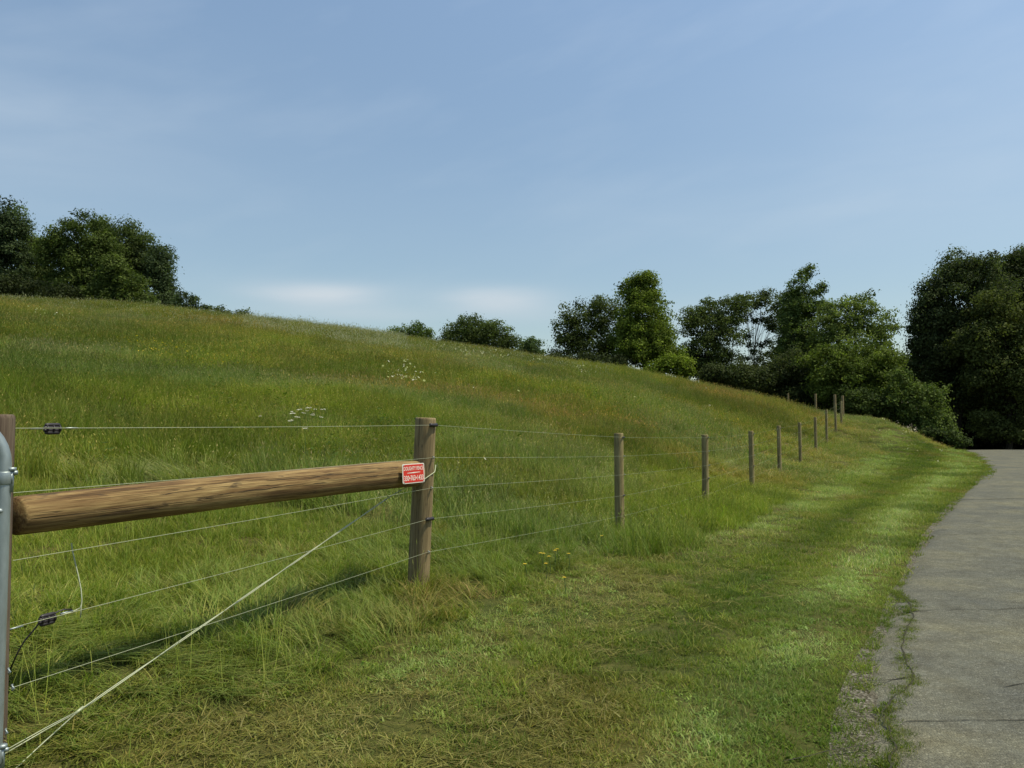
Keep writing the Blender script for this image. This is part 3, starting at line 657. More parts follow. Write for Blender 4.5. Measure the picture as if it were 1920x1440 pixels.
sign = empty('fence_sign', sc_, 'small red metal sign with white lettering nailed to the right end of the log rail', 'sign')
def rr_outline(w, h, r, k=5):
    o = []
    for cx, cy, a0 in ((w/2-r, h/2-r, 0), (-w/2+r, h/2-r, 90), (-w/2+r, -h/2+r, 180), (w/2-r, -h/2+r, 270)):
        for i in range(k+1): a = rad(a0+90*i/k); o.append((cx+r*math.cos(a), cy+r*math.sin(a)))
    return np.array(o)
def plate(w, h, r, z0, z1):
    o = rr_outline(w, h, r); n_ = len(o); L3 = lambda z: sc_+np.outer(o[:, 0], su)+np.outer(o[:, 1], sv)+sn*z
    return np.vstack([L3(z0), L3(z1)]), [tuple(range(n_-1, -1, -1)), tuple(range(n_, 2*n_))]+[(i, (i+1) % n_, n_+(i+1) % n_, n_+i) for i in range(n_)]
WHT = flat('sign_white', (.80, .76, .66), .45); RED = flat('sign_red', (.62, .035, .02), .4)
mb = MB(); mb.add(*plate(SWd, SHt, .012, 0, .003)); mb.build('border_plate', WHT, sign, False)
mb = MB(); mb.add(*plate(SWd*.93, SHt*.91, .008, .003, .0042)); mb.build('red_panel', RED, sign, False)
mb = MB()
for s, cy, wd, ht, bo in (('DOUGHTY FENCE', .26, .90, .20, .0004), ('330•763•1433', -.23, .88, .27, .0006)):
    v, f = textmesh(s, .05, bo); v[:, :2] -= (v[:, :2].max(0)+v[:, :2].min(0))/2; ext = v[:, :2].max(0)-v[:, :2].min(0)
    x = v[:, 0]/ext[0]*SWd*wd; y = v[:, 1]/ext[1]*SHt*ht+cy*SHt
    mb.add(sc_+np.outer(x, su)+np.outer(y, sv)+np.outer(.0044+v[:, 2], sn), f)
tt = np.linspace(-1, 1, 15); hw = .012*SHt+.016*SHt*(1-np.abs(tt))
L_ = np.vstack([np.c_[tt*.3*SWd, .04*SHt+hw+tt*.01*SHt], np.c_[tt*.3*SWd, .04*SHt-hw+tt*.01*SHt]])
mb.add(sc_+np.outer(L_[:, 0], su)+np.outer(L_[:, 1], sv)+sn*.005, [(i, i+1, 16+i, 15+i) for i in range(14)])
mb.build('lettering', WHT, sign, False)
for a_, b_ in ((-.44, .43), (.44, .43), (-.44, -.43), (.44, -.43)): mb = MB(); c_ = sc_+su*a_*SWd+sv*b_*SHt; tube(mb, [c_-sn*.004, c_+sn*.007], .0045, 8); mb.build('nail', GALV, sign)

# ------------------------------------------------------------------ gate
gd = np.array([-.80, -.60, 0]); gc = P(5.5, 900, 2.90); gx0, gy0 = gc[0], gc[1]; TR_ = .0262
gate = empty('tube_gate', (gx0, gy0, .28), 'galvanised tubular gate with rounded corner hung at the left fence post', 'gate')
zt = P(0, 800, 2.9)[2]-.0; ztop = P(0, 803, 2.9)[2]+.04; Rb = .17
pts = [np.array([gx0, gy0, z]) for z in np.linspace(.42, ztop-Rb, 6)]
for a in np.linspace(10, 90, 9): pts.append(np.array([gx0, gy0, ztop-Rb])+gd*(Rb-Rb*math.cos(rad(a)))+np.array([0, 0, Rb*math.sin(rad(a))]))
pts.append(pts[-1]+gd*3.0)
low = [np.array([gx0, gy0, .42])+gd*(Rb-Rb*math.cos(rad(a)))-np.array([0, 0, Rb*math.sin(rad(a))]) for a in np.linspace(90, 10, 9)]
pts = [low[0]+gd*3.0]+low+pts
mb = MB(); tube(mb, pts, TR_, 20); mb.build('gate_frame', GALV, gate)
for i, z in enumerate(np.linspace(.5, ztop-.27, 4)):
    mb = MB(); tube(mb, [np.array([gx0, gy0, z])+gd*.028, np.array([gx0, gy0, z])+gd*3.2], .021, 12); mb.build('gate_bar', GALV, gate)
def band(y0, y1):
    z1, z0 = P(6, y0, 2.9)[2], P(6, y1, 2.9)[2]; mb = MB(); c0 = np.array([gx0, gy0, 0])
    tube(mb, [c0+(0, 0, z0), c0+(0, 0, z0+.003), c0+(0, 0, z1-.003), c0+(0, 0, z1)], [TR_*1.10, TR_*1.16, TR_*1.16, TR_*1.10], 24)
    lug = np.array([.96, .28, 0]); side = np.array([-.28, .96, 0]); zc = (z0+z1)/2
    for s_ in (-1, 1):
        a = c0+side*s_*.007+(0, 0, zc)+lug*.02; b = a+lug*.013
        h = (z1-z0)/2*.9; w = side*.003
        V = np.array([a-w-(0, 0, h), a+w-(0, 0, h), a+w+(0, 0, h), a-w+(0, 0, h), b-w-(0, 0, h), b+w-(0, 0, h), b+w+(0, 0, h), b-w+(0, 0, h)])
        mb.add(V, [(0, 1, 2, 3), (4, 7, 6, 5), (0, 4, 5, 1), (1, 5, 6, 2), (2, 6, 7, 3), (3, 7, 4, 0)])
    o = mb.build('hinge_strap', GALV, gate)
    mb = MB(); pc_ = c0+lug*.026+(0, 0, z1); tube(mb, [pc_+(0, 0, -.075), pc_+(0, 0, .010)], .009, 10); tube(mb, [pc_+(0, 0, .002), pc_+(0, 0, .014)], .016, 6)
    tube(mb, [pc_+(0, 0, -.005), pc_+lug*.02+(0, 0, -.005)], .008, 8)
    mb.build('hinge_bolt', GALV, o)
band(884, 908); band(1405, 1432)
mb = MB(); c_ = P(1, 958, 2.87); tube(mb, [c_, c_+np.array([.1, -.9, 0])*.012], .009, 10); mb.build('rivet', GALV, gate)

# ------------------------------------------------------------------ flowers
YEL = flat('yellow_petals', (.75, .55, .04), .6); WHP = flat('cream_petals', (.55, .54, .42), .7); STM = flat('flower_stem', (.09, .14, .03), .6)
def flower(base, h, r, mat, name, label, cat, group, dome=.25, flat_head=False):
    rt = empty(name, base, label, cat, group); top = np.array(base)+(R.normal(0, .02), R.normal(0, .02), h)
    mb = MB(); tube(mb, [base, (np.array(base)+top)/2+(.01, 0, 0), top], .0035, 5, False); mb.build('stem', STM, rt)
    mb = MB(); np_ = 10
    if flat_head:
        for j in range(16):
            a = R.random()*6.28; q = r*math.sqrt(R.random()); c = top+(q*math.cos(a), q*math.sin(a), R.normal(0, .006)); rr_ = r*.26
            V = [c+(0, 0, rr_*.5)]+[c+(rr_*math.cos(b), rr_*math.sin(b), R.normal(0, .002)) for b in np.linspace(0, 5.236, 6)]
            mb.add(V, [(0, i+1, (i+1) % 6+1) for i in range(6)])
    else:
        for ring, (rr_, up) in enumerate(((1, .1), (.7, .35), (.4, .5))):
            for j in range(np_):
                a = j*6.283/np_+ring*.3; d = np.array([math.cos(a), math.sin(a), 0]); s_ = np.array([-d[1], d[0], 0]); tipz = np.array([0, 0, r*up*rr_])
                mb.add([top, top+d*r*rr_*.6+s_*r*.18+tipz*.8, top+d*r*rr_+tipz, top+d*r*rr_*.6-s_*r*.18+tipz*.8], [(0, 1, 2, 3)])
    mb.build('bloom', mat, rt, False); return rt
def hit(x, y, h):
    """ground distance where a flower head h above the ground sits on the sight line of this pixel"""
    ds = np.arange(3, 64, .04); pr = P(x, y, 1.0)-(0, 0, CAMZ); X_, Z_ = pr[0]*ds, CAMZ+pr[2]*ds
    g = ground(X_, ds)+h; k = np.where(Z_ < g)[0]; k = k[0] if len(k) else len(ds)-1; return np.array([X_[k], ds[k], g[k]-h])
for i, (x, y) in enumerate(((1018, 1038), (1013, 1043), (1031, 1052), (1024, 1057), (1047, 1034), (1039, 1041), (1066, 1041), (987, 1061), (1121, 1012), (1059, 1085))):
    b = hit(x, y, .16); flower(b, .16+.02*(i % 3), .021, YEL, 'yellow_flower', 'small yellow flower in the cluster in the grass right of the brace post', 'flower', 'yellow flowers right of the brace post')
for i, (x, y) in enumerate(((546, 772), (553, 776), (562, 768), (568, 775), (575, 770), (580, 765), (585, 778), (592, 768), (600, 783), (604, 768), (545, 789), (573, 804), (487, 781), (558, 783))):
    hh = .40+.1*(i % 3); b = hit(x, y, hh); flower(b, hh, .030+.007*(i*7 % 4), WHP, 'white_flower', 'flat headed white flower in the patch on the slope above the log rail', 'flower', 'white flowers above the log rail', flat_head=True)
def flowerstuff(name, mat, spots, label, tint, size):
    pr = []
    for s in range(2):
        V, Fc, T = [], [], []
        for j in range(3):
            c = np.array([R.normal(0, .3), R.normal(0, .3), R.uniform(-.08, .03)]); o_ = len(V); rr_ = size*R.uniform(.6, 1.2); tl = R.normal(0, .5, 2)
            V += [c+(rr_*math.cos(b), rr_*math.sin(b), rr_*(tl[0]*math.cos(b)+tl[1]*math.sin(b))) for b in np.linspace(0, 5.236, 6)]; Fc.append(tuple(range(o_, o_+6)))
            T += [tint]*6
        pr.append(('bloom', [(np.array(V), Fc, np.array(T))]))
    pts = []
    for (x0, y0, x1, y1, n_, h, sl) in spots:
        for _ in range(n_):
            t_ = np.clip(R.normal(.5, .3), -.2, 1.2); x = x0+(x1-x0)*t_; y = (y0+(y1-y0)*R.random())+sl*(t_-.5)
            b = hit(x, y, h); pts.append((b[0], b[1], b[2]+h))
    pts = np.array(pts); n_ = len(pts)
    o = scatter(name, pr, pts, R.random(n_)*6.28, np.full(n_, .1), np.ones((n_, 3))*R.uniform(.6, 1.3, (n_, 1)), R.integers(0, 2, n_), np.tile((1., 1, 1), (n_, 1)), label)
    o['category'] = 'flowers'; return o
flowerstuff('yellow_wildflowers', GRASS, [(225, 632, 400, 664, 46, .45, 22), (270, 636, 330, 654, 16, .45, 6), (380, 660, 470, 690, 8, .45, 0), (1340, 770, 1410, 790, 12, .35, 0), (1180, 740, 1300, 760, 5, .4, 0), (300, 650, 700, 760, 10, .4, 0)], 'scattered small yellow wildflowers on the hillside', (.56, .41, .05), .027)
flowerstuff('white_wildflowers', GRASS, [(715, 672, 800, 712, 30, .45, 8), (810, 648, 1040, 668, 44, .5, 18), (1070, 684, 1110, 698, 9, .45, 0), (60, 575, 115, 590, 8, .45, 8), (860, 860, 960, 890, 2, .35, 0), (1660, 790, 1740, 812, 8, .4, 14), (1560, 830, 1780, 870, 5, .25, 0), (960, 700, 1500, 760, 14, .4, 30)], 'scattered small white wildflowers on the hillside and ridge', (.58, .56, .42), .031)
n_ = 3000; yy_ = R.uniform(40, 56, n_); xx_ = (np.where(R.random(n_) < .6, R.uniform(455, 760, n_), R.uniform(-60, 1150, n_))-960)/F*yy_
scatter('seed_head_grass', [('head', [blades(9, .3, (.42, .80), .006, .15, .4, [(1.3, 1.1, 1.6), (1, .9, 1.1)], head=1, headc=(1.5, 1.4, 2.0), hl=.09, hw=3.4)]), ('head', [blades(7, .3, (.3, .6), .006, .12, .5, [(1.1, 1.0, 1.4)], head=1, headc=(1.6, 1.4, 2.2), hl=.10, hw=3.6)])], np.c_[xx_, yy_, ground(xx_, yy_)], R.random(n_)*6.28, np.full(n_, .05), np.ones((n_, 3))*R.uniform(.6, 1.05, (n_, 1)), R.integers(0, 2, n_), np.tile(GREY*1.2, (n_, 1)), 'pale seeding grass heads standing along the left ridge')
# ------------------------------------------------------------------ trees
LM = {}
def leafm(c):
    k = tuple(round(x, 4) for x in c)
    if k not in LM: LM[k] = leafmat('foliage_%d' % len(LM), k, .40, False, .6)
    return LM[k]
def tree(name, label, cat, d, lobes, color, base_px, leaf=.2, dens=1.0, clr=.75, group=None, full=1.0, droop=0, trunk=True, trunk_r=.16, sprays=0, spray_dir=None, base_z=None, var=.30):
    """lobes: (x, y, rx, ry[, depth offset]) in photo pixels at distance d, turned into 3-D ellipsoids"""
    bx = P(base_px, 700, d)[0]; bz = G(bx, d) if base_z is None else base_z
    rt = empty(name, (bx, d, bz-.1), label, cat, group)
    s = d/F; cl = []
    for lb in lobes:
        x, y, rx, ry = lb[:4]; dd = d+(lb[4] if len(lb) > 4 else 0)
        c = P(x, y, dd); r3 = np.array([rx*s, (rx+min(rx, ry*1.3))*.5*s, ry*s])*1.07
        n_ = max(6, int(dens*7.0*(rx*s*ry*s)/(clr*clr)+4))
        u_ = R.normal(size=(n_, 3)); u_ /= np.linalg.norm(u_, axis=1)[:, None]; rho = R.uniform(.08, 1, n_)**.42
        an_ = np.arctan2(u_[:, 2], u_[:, 0]); wb = .80+.50*vnoise(np.cos(an_)*2.6+x*.13, np.sin(an_)*2.6+y*.17+u_[:, 1]*1.2, 33)
        p_ = c+u_*(rho*wb)[:, None]*np.maximum(r3-clr*.45, r3*.5)
        cl.append(np.c_[p_, clr*R.uniform(.35, 1.25, n_), rho])
    cl = np.vstack(cl); cl = cl[cl[:, 2] > ground(cl[:, 0], cl[:, 1])-.2]
    if sprays:
        o_ = R.integers(0, len(cl), sprays); ex = cl[o_].copy(); cen = cl[:, :3].mean(0)
        dv = ex[:, :3]-cen; dv /= np.linalg.norm(dv, axis=1)[:, None]
        if spray_dir is not None: dv = dv*.5+np.array(spray_dir)*.7
        ex[:, :3] += dv*R.uniform(.2, 1.0, sprays)[:, None]*clr*.9; ex[:, 3] *= .5; cl = np.vstack([cl, ex])
    # leaves
    nl = np.maximum(12, (full*dens**.5*150*(cl[:, 3]/clr)**2*(.2/leaf)**1.1*(clr/.75)**2).astype(int)); tot = int(nl.sum())
    ci = np.repeat(np.arange(len(cl)), nl); g = R.normal(size=(tot, 3)); g /= np.linalg.norm(g, axis=1)[:, None]; g *= (R.random(tot)**.42*(1+.38*np.abs(R.normal(size=tot))))[:, None]
    pos = cl[ci, :3]+g*cl[ci, 3][:, None]*np.array([1, 1, .62]); pos[:, 2] -= droop*(g[:, 0]**2+g[:, 1]**2)*cl[ci, 3]
    nrm = g+R.normal(0, .55, (tot, 3)); nrm[:, 2] += .55; nrm /= np.linalg.norm(nrm, axis=1)[:, None]
    a1 = np.cross(nrm, R.normal(size=(tot, 3))); a1 /= np.linalg.norm(a1, axis=1)[:, None]; a2 = np.cross(nrm, a1)
    L = (leaf*R.uniform(.6, 1.35, tot))[:, None]; W = L*.33
    V = np.stack([pos-a1*L*.5, pos+a2*W+nrm*L*.08, pos+a1*L*.5, pos-a2*W+nrm*L*.08], 1).reshape(-1, 3)
    ct = 1+var*R.normal(size=(len(cl), 1))*np.array([[1, .9, .8]])
    tn = np.clip(ct[ci]*(1+.22*R.normal(size=(tot, 1))), .35, 1.9); T = np.repeat(tn, 4, axis=0)
    fastmesh('crown', V, np.arange(tot*4).reshape(-1, 4), leafm(color), T, rt)
    # trunk, limbs
    if trunk:
        mb = MB(); top = cl[:, :3].mean(0); top[2] = np.percentile(cl[:, 2], 88); b0 = np.array([bx, d, bz-.4])
        t_ = np.linspace(0, 1, 8); wig = np.c_[(vnoise(t_*3, t_*0, int(d*7+base_px) % 97)-.5), (vnoise(t_*3, t_*0+3, 5)-.5), t_*0]*np.sin(math.pi*t_)[:, None]*1.0
        sp_ = b0+(top-b0)*t_[:, None]+wig; tube(mb, sp_, trunk_r*(1-.86*t_), 7)
        o_ = R.permutation(len(cl))[:min(34, len(cl))]
        for j in o_:
            e_ = cl[j, :3]; h_ = np.clip((e_[2]-b0[2])/(top[2]-b0[2]+1e-6)*R.uniform(.35, .8), .08, .92)
            a_ = np.array([np.interp(h_, t_, sp_[:, q]) for q in range(3)]); mid_ = a_*.5+e_*.5+(0, 0, .12*np.linalg.norm(e_-a_))
            r0 = trunk_r*(1-.86*h_)*.36; tube(mb, [a_, a_*.7+mid_*.3+(0, 0, .05), mid_, mid_*.4+e_*.6, e_], [r0, r0*.8, r0*.55, r0*.35, .012], 5)
        mb.build('trunk', BARK, rt)
    return rt
DK = (.078, .105, .032); DKB = (.068, .096, .042); MD = (.085, .116, .030); BR_ = (.085, .13, .020); LT = (.095, .135, .035); DARK2 = (.042, .055, .022); YG = (.095, .13, .022)
gL = 'trees behind the hill on the left'; gM = 'trees beyond the ridge in the middle'; gR = 'trees behind the fence corner'
tree('broadleaf_tree', 'tall dark tree cut off by the left edge of the photo', 'tree', 74, [(15, 420, 42, 52), (-20, 480, 60, 80), (20, 500, 40, 60), (-60, 420, 60, 60)], DKB, -5, .2, 1.1, .8, gL, sprays=14)
tree('broadleaf_tree', 'low dark tree filling the dip right of the tree at the left edge', 'tree', 78, [(68, 480, 34, 45), (60, 540, 40, 40), (85, 530, 40, 40)], DK, 68, .2, 1.2, .8, gL)
tree('broadleaf_tree', 'broad rounded green tree, tallest crown of the left hilltop group', 'tree', 73, [(148, 445, 48, 50), (110, 480, 38, 55), (175, 500, 50, 60), (130, 545, 60, 40), (60, 560, 60, 30)], MD, 140, .2, 1.15, .8, gL, sprays=16)
tree('broadleaf_tree', 'dark tree just right of the tallest left hilltop crown', 'tree', 77, [(228, 462, 50, 46), (262, 490, 42, 50), (215, 520, 60, 60), (190, 430, 24, 20)], DK, 228, .2, 1.15, .8, gL, sprays=16)
tree('broadleaf_tree', 'bluish dark tree on the right shoulder of the left hilltop group', 'tree', 75, [(298, 500, 28, 44), (300, 545, 34, 48), (312, 580, 30, 30)], DKB, 300, .2, 1.2, .7, gL, sprays=14)
tree('leafy_bush', 'lighter green drooping bush in front of the left hilltop trees', 'bush', 69, [(215, 500, 28, 34), (240, 535, 36, 34), (262, 562, 36, 24), (200, 550, 40, 36)], (.085, .115, .030), 235, .2, 1.1, .65, None, droop=.5, trunk=False)
tree('leafy_bush', 'dark understory shrub below the left hilltop trees at the photo edge', 'bush', 70, [(30, 545, 50, 32), (110, 560, 50, 26), (-30, 540, 40, 34)], DARK2, 40, .2, 1.2, .65, None, trunk=False)
tree('open_shrub', 'sparse shrub with sky showing through at the right foot of the left trees', 'shrub', 66, [(345, 565, 20, 22), (366, 572, 14, 13), (384, 578, 14, 8), (330, 585, 24, 16)], DKB, 350, .2, .8, .42, None, sprays=14)
tree('low_shrub', 'tiny dark shrub peeking over the ridge left of the pale seed heads', 'shrub', 66, [(408, 582, 12, 6), (425, 588, 10, 6)], DK, 412, .18, 1, .4, None, trunk=False)
tree('low_shrub', 'small round dark shrub peeking over the ridge beside the pale seed heads', 'shrub', 66, [(455, 590, 16, 9)], DK, 455, .18, 1, .4, None, trunk=False)
tree('broadleaf_tree', 'low twiggy green tree rising just over the left end of the middle ridge', 'tree', 72, [(772, 622, 28, 20), (792, 626, 20, 20), (744, 630, 26, 16), (775, 642, 42, 18)], LT, 772, .17, 1.0, .5, gM, sprays=22, trunk_r=.08)
tree('broadleaf_tree', 'dome shaped dark green tree standing alone on the middle ridge', 'tree', 84, [(890, 621, 54, 36), (860, 636, 42, 30), (922, 634, 44, 32), (948, 648, 28, 24), (885, 656, 70, 22), (840, 646, 26, 22)], DK, 890, .2, 1.0, .7, gM, sprays=40, full=.75)
tree('broadleaf_tree', 'small pale green rounded tree right of the dome shaped tree', 'tree', 92, [(995, 650, 25, 21), (990, 662, 30, 16)], (.085, .125, .045), 995, .2, 1.1, .55, gM, trunk_r=.1)
tree('broadleaf_tree', 'wide dark tree left of the tall cone shaped tree', 'tree', 76, [(1100, 598, 50, 38), (1135, 590, 45, 34), (1062, 610, 30, 30), (1060, 645, 34, 32), (1110, 645, 55, 38), (1150, 640, 40, 50)], (.082, .106, .032), 1100, .19, .92, .65, gM, full=.7, sprays=40)
tree('cone_tree', 'tall bright green tree with narrow rounded cone top', 'tree', 72, [(1204, 548, 40, 40), (1204, 530, 28, 22), (1205, 595, 56, 52), (1210, 650, 62, 48), (1185, 640, 40, 50), (1240, 650, 36, 44)], (.135, .178, .030), 1207, .19, 1.2, .62, gM, trunk_r=.2)
tree('leafy_bush', 'bright yellow green bush at the right foot of the cone shaped tree', 'bush', 64, [(1262, 680, 30, 22), (1282, 698, 20, 18), (1240, 690, 26, 16)], (.14, .185, .024), 1265, .18, 1.2, .5, None, trunk=False)
tree('leafy_bush', 'dark bush under the wide dark tree left of the cone shaped tree', 'bush', 70, [(1050, 672, 28, 12), (1090, 676, 40, 14), (1150, 680, 40, 16)], DARK2, 1090, .18, 1.2, .5, None, trunk=False)
tree('feathery_tree', 'feathery flat topped tree right of the cone shaped tree with sky gaps', 'tree', 74, [(1300, 590, 36, 20), (1350, 578, 40, 26), (1310, 615, 44, 34), (1350, 625, 48, 36), (1320, 665, 52, 36), (1385, 566, 26, 18), (1362, 600, 26, 30)], (.088, .115, .036), 1335, .18, 1.0, .5, gR, sprays=70, full=.72)
tree('feathery_tree', 'thin feathery tree whose bare trunks show against the sky', 'tree', 79, [(1405, 566, 34, 20), (1440, 563, 40, 20), (1392, 592, 22, 14), (1458, 592, 32, 26), (1448, 614, 14, 12), (1402, 630, 9, 10), (1395, 672, 16, 10), (1405, 645, 6, 6), (1427, 648, 7, 7), (1416, 603, 11, 8), (1441, 642, 8, 8), (1424, 674, 8, 6), (1434, 600, 9, 7), (1412, 660, 6, 5)], (.082, .104, .040), 1418, .18, .85, .45, gR, sprays=70, trunk_r=.12, full=.68)
tree('feathery_tree', 'dark slender tree between the sky gap and the pointed tree', 'tree', 82, [(1476, 600, 22, 34), (1480, 655, 26, 46), (1490, 580, 30, 34), (1505, 650, 44, 50)], (.062, .080, .032), 1462, .19, 1.0, .55, gR, sprays=20)
tree('pointed_tree', 'tall wind swept tree with tufts pointing up to the right', 'tree', 72, [(1496, 540, 24, 24), (1508, 518, 16, 18), (1495, 570, 30, 28), (1530, 548, 18, 10), (1522, 578, 34, 24), (1541, 538, 9, 10), (1517, 502, 7, 10), (1548, 575, 20, 14), (1510, 620, 48, 44), (1500, 665, 48, 44), (1484, 600, 22, 26)], (.096, .135, .038), 1508, .19, 1.0, .45, gR, full=.7, sprays=26, spray_dir=(.6, 0, .6))
tree('airy_tree', 'loose pale green tree with fringed drooping right side', 'tree', 68, [(1605, 572, 42, 26), (1578, 600, 46, 40), (1632, 600, 44, 34), (1655, 622, 30, 16), (1600, 640, 66, 48), (1678, 612, 14, 7), (1658, 655, 26, 30), (1560, 630, 40, 50)], (.145, .185, .050), 1605, .18, 1.0, .5, gR, sprays=80, full=.6)
tree('leafy_bush', 'mid green rounded bush below the airy tree beside the fence corner', 'bush', 64, [(1600, 690, 70, 54), (1650, 700, 46, 56), (1555, 690, 48, 46), (1630, 740, 66, 40), (1570, 740, 40, 30)], (.112, .148, .030), 1610, .19, 1.1, .65, None, trunk=False)
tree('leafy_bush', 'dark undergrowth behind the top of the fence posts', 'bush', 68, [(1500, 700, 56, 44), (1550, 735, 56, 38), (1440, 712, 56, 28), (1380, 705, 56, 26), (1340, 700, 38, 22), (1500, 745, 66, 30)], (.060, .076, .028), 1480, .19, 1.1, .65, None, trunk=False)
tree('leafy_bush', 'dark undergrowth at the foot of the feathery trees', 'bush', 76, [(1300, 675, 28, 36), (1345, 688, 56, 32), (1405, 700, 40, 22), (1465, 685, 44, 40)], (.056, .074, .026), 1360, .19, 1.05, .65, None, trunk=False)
tree('leafy_bush', 'drooping mid green bush at the edge of the dark wood above the verge', 'bush', 60, [(1728, 732, 46, 22), (1758, 768, 32, 22), (1710, 768, 42, 28), (1690, 740, 34, 34), (1768, 796, 26, 20), (1740, 793, 30, 18), (1690, 705, 22, 26)], (.105, .142, .038), 1735, .19, 1.05, .55, None, droop=.6, trunk=False, full=.8, sprays=30)
tree('leafy_bush', 'dark shrub on the verge where the road disappears', 'bush', 59, [(1770, 816, 28, 14), (1795, 828, 22, 10), (1745, 808, 22, 12)], (.062, .088, .028), 1780, .18, 1.1, .5, None, trunk=False)
tree('woodland_tree', 'tallest dark tree at the left front of the wood by the road', 'tree', 68, [(1812, 500, 44, 44), (1778, 525, 40, 40), (1742, 560, 30, 40), (1790, 575, 60, 60), (1733, 625, 32, 44), (1755, 680, 50, 54), (1805, 650, 60, 66), (1750, 595, 44, 44), (1800, 720, 66, 60), (1845, 540, 50, 60), (1760, 640, 50, 60)], (.068, .088, .034), 1800, .2, .95, .75, 'dark woodland trees beside the road', sprays=30, trunk_r=.3)
tree('woodland_tree', 'dark tree cut off by the right edge of the photo', 'tree', 72, [(1900, 505, 42, 42), (1870, 530, 50, 50), (1950, 520, 60, 60), (1890, 570, 60, 60), (1960, 600, 90, 80), (1870, 640, 70, 70), (2040, 560, 70, 90), (1930, 680, 90, 80), (1880, 740, 90, 70)], (.070, .088, .030), 1920, .2, .95, .8, 'dark woodland trees beside the road', sprays=24, trunk_r=.3)
tree('woodland_tree', 'slightly lighter green tree in front of the dark wood by the road', 'tree', 64, [(1890, 595, 66, 40), (1845, 640, 56, 40), (1935, 640, 80, 56), (1900, 690, 90, 50), (1870, 570, 46, 26), (1850, 700, 60, 50), (1940, 730, 90, 50), (1890, 790, 80, 40), (1960, 800, 80, 40)], (.090, .108, .032), 1885, .2, .95, .7, 'dark woodland trees beside the road', sprays=24, trunk_r=.25)
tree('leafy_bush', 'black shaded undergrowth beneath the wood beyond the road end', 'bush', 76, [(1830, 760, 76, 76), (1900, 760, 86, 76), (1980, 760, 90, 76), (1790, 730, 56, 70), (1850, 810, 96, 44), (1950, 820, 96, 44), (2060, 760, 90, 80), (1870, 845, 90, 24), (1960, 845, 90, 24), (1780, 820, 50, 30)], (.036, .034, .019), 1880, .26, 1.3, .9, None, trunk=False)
tree('leafy_bush', 'dull brownish shrub in the dark wood nearest the right photo edge', 'bush', 66, [(1890, 745, 60, 34), (1925, 785, 56, 26), (1870, 715, 50, 24), (1965, 745, 56, 50), (1900, 810, 60, 20)], (.070, .062, .028), 1900, .19, .9, .6, None, trunk=False)
tree('leafy_bush', 'mid green shrub hugging the crest between the fence corner and the wood', 'bush', 61, [(1670, 768, 40, 24), (1635, 762, 40, 24), (1700, 782, 30, 20), (1600, 752, 38, 30)], (.072, .10, .028), 1665, .19, 1.1, .55, None, trunk=False)
for i_, (x0_, lab) in enumerate(((1385, 'behind the feathery trees'), (1480, 'behind the pointed tree'), (1590, 'behind the airy tree'), (1785, 'behind the tallest woodland tree'))):
    tree('distant_tree', 'far dark tree mass '+lab, 'tree', 96+2*i_, [(x0_, 725, 56, 26), (x0_-30, 745, 50, 30), (x0_+35, 742, 50, 34), (x0_, 775, 70, 26)], DARK2, x0_, .26, 1.1, .9, None)
tree('distant_tree', 'far dark tree filling the gap left of the wood', 'tree', 100, [(1690, 690, 40, 24), (1660, 700, 50, 30), (1715, 700, 40, 40)], DARK2, 1690, .24, 1.1, .9, None)

# ------------------------------------------------------------------ sky, sun, camera
EL = 64.0; SX, SY = .995, -.08
az = math.atan2(SX, SY)
w = bpy.data.worlds.new('World'); SC.world = w; w.use_nodes = True; t = w.node_tree; t.nodes.clear()
N = t.nodes.new; L = t.links.new
out, bg, sky = N('ShaderNodeOutputWorld'), N('ShaderNodeBackground'), N('ShaderNodeTexSky')
sky.sky_type = 'NISHITA'; sky.sun_disc = False; sky.sun_elevation = rad(EL); sky.sun_rotation = az; sky.altitude = 300; sky.air_density = 1.0; sky.dust_density = 1.0; sky.ozone_density = 1.0
bg.inputs[1].default_value = .136
tc = N('ShaderNodeTexCoord'); sx = N('ShaderNodeSeparateXYZ'); L(tc.outputs['Generated'], sx.inputs[0])
def M(op, a, b=0, c=0):
    o = N('ShaderNodeMath'); o.operation = op
    for i, v in enumerate((a, b, c)):
        if isinstance(v, (int, float)): o.inputs[i].default_value = v
        else: L(v, o.inputs[i])
    return o.outputs[0]
azn = M('ARCTAN2', sx.outputs[0], sx.outputs[1]); eln = M('ARCSINE', sx.outputs[2])
cmb = N('ShaderNodeCombineXYZ'); L(M('MULTIPLY', azn, 3.0), cmb.inputs[0]); L(M('MULTIPLY', eln, 14), cmb.inputs[1])
nz = N('ShaderNodeTexNoise'); nz.inputs['Scale'].default_value = 1.6; nz.inputs['Detail'].default_value = 6; nz.inputs['Distortion'].default_value = .4; L(cmb.outputs[0], nz.inputs['Vector'])
def blob(a0, e0, wa, we, amp):
    da = M('DIVIDE', M('SUBTRACT', azn, a0), wa); de = M('DIVIDE', M('SUBTRACT', eln, e0), we)
    r2 = M('ADD', M('MULTIPLY', da, da), M('MULTIPLY', de, de)); g = M('EXPONENT', M('MULTIPLY', r2, -1.0)); return M('MULTIPLY', g, amp)
blobs = [blob(-.235, .160, .075, .014, .85), blob(-.20, .138, .12, .010, .30), blob(-.02, .158, .070, .015, .75), blob(.02, .14, .08, .012, .2), blob(.24, .13, .12, .02, .18), blob(-.62, .30, .30, .10, .16), blob(.55, .30, .25, .12, .12), blob(.3, .25, .35, .05, .08)]
s = blobs[0]
for b_ in blobs[1:]: s = M('ADD', s, b_)
s = M('MULTIPLY', s, M('ADD', M('MULTIPLY', nz.outputs['Fac'], 1.7), .12))
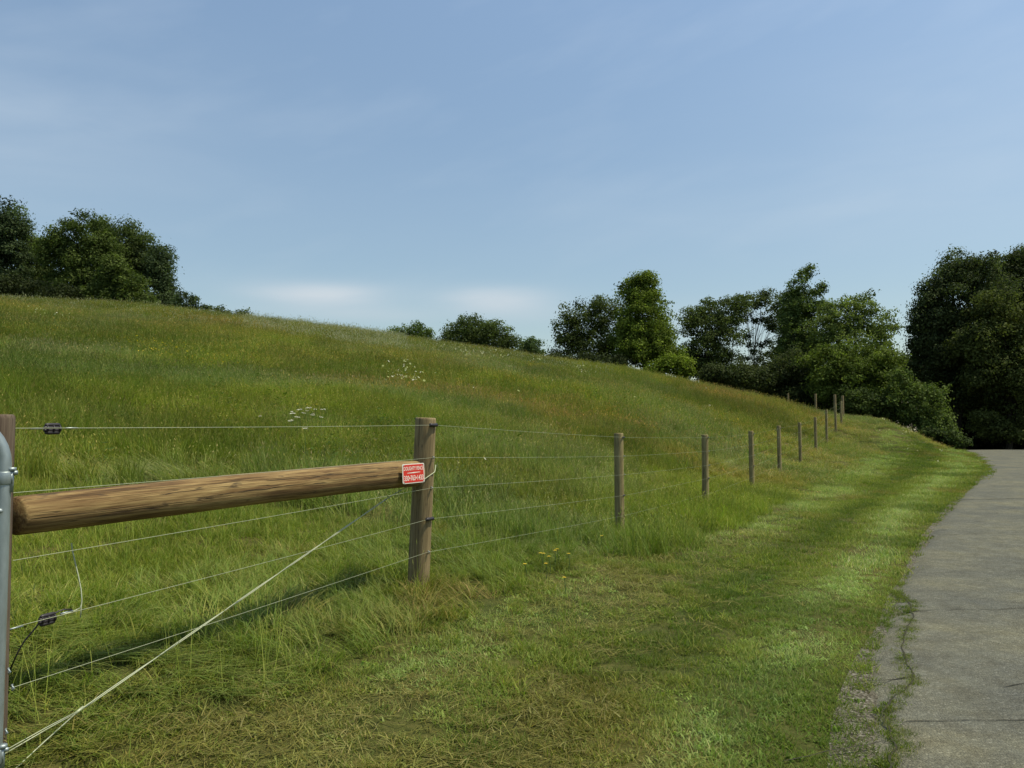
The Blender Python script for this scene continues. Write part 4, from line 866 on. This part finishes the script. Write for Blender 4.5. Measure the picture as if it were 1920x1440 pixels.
cm2 = N('ShaderNodeCombineXYZ'); L(M('ADD', M('MULTIPLY', azn, 4.0), M('MULTIPLY', eln, 5)), cm2.inputs[0]); L(M('MULTIPLY', M('SUBTRACT', eln, M('MULTIPLY', azn, .35)), 16), cm2.inputs[1])
n2 = N('ShaderNodeTexNoise'); n2.inputs['Scale'].default_value = .8; n2.inputs['Detail'].default_value = 5; L(cm2.outputs[0], n2.inputs['Vector'])
ci_ = M('MULTIPLY', M('MAXIMUM', M('SUBTRACT', n2.outputs['Fac'], .5), 0), .32)
s = M('ADD', s, ci_); s = M('MINIMUM', s, .9)
mx = N('ShaderNodeMix'); mx.data_type = 'RGBA'; L(s, mx.inputs[0]); L(sky.outputs[0], mx.inputs[6]); mx.inputs[7].default_value = (4.6, 5.2, 6.3, 1)
gr = N('ShaderNodeMapRange'); L(eln, gr.inputs[0]); gr.inputs[1].default_value = 0; gr.inputs[2].default_value = .62; gr.inputs[3].default_value = .53; gr.inputs[4].default_value = .98
hz_ = N('ShaderNodeVectorMath'); hz_.operation = 'MULTIPLY'; L(mx.outputs[2], hz_.inputs[0]); hz_.inputs[1].default_value = (1.03, 1.01, .90)
h2_ = N('ShaderNodeVectorMath'); h2_.operation = 'SCALE'; L(hz_.outputs[0], h2_.inputs[0]); L(gr.outputs[0], h2_.inputs['Scale'])
L(h2_.outputs[0], bg.inputs[0]); L(bg.outputs[0], out.inputs[0])
sl = bpy.data.lights.new('sun', 'SUN'); sl.energy = 3.1; sl.angle = rad(.5); sl.color = (1, .925, .72)
so = bpy.data.objects.new('sun', sl); COL.objects.link(so)
hv = np.array([SX, SY])/math.hypot(SX, SY)*math.cos(rad(EL)); dv = Vector((hv[0], hv[1], math.sin(rad(EL)))); so.rotation_euler = dv.to_track_quat('Z', 'Y').to_euler(); so.location = (0, 0, 60)
cd = bpy.data.cameras.new('camera'); cam = bpy.data.objects.new('camera', cd); COL.objects.link(cam); SC.camera = cam
cam.location = (0, 0, CAMZ); cam.rotation_euler = (math.pi/2+PITCH, 0, 0); cd.sensor_width = 36; cd.lens = 36*F/1920; cd.clip_end = 3000; cd.clip_start = .05
SC.view_settings.view_transform = 'Standard'; SC.view_settings.look = 'None'; SC.view_settings.exposure = .60; SC.view_settings.gamma = 1
SC.cycles.max_bounces = 6; SC.cycles.transmission_bounces = 3; SC.cycles.use_adaptive_sampling = True
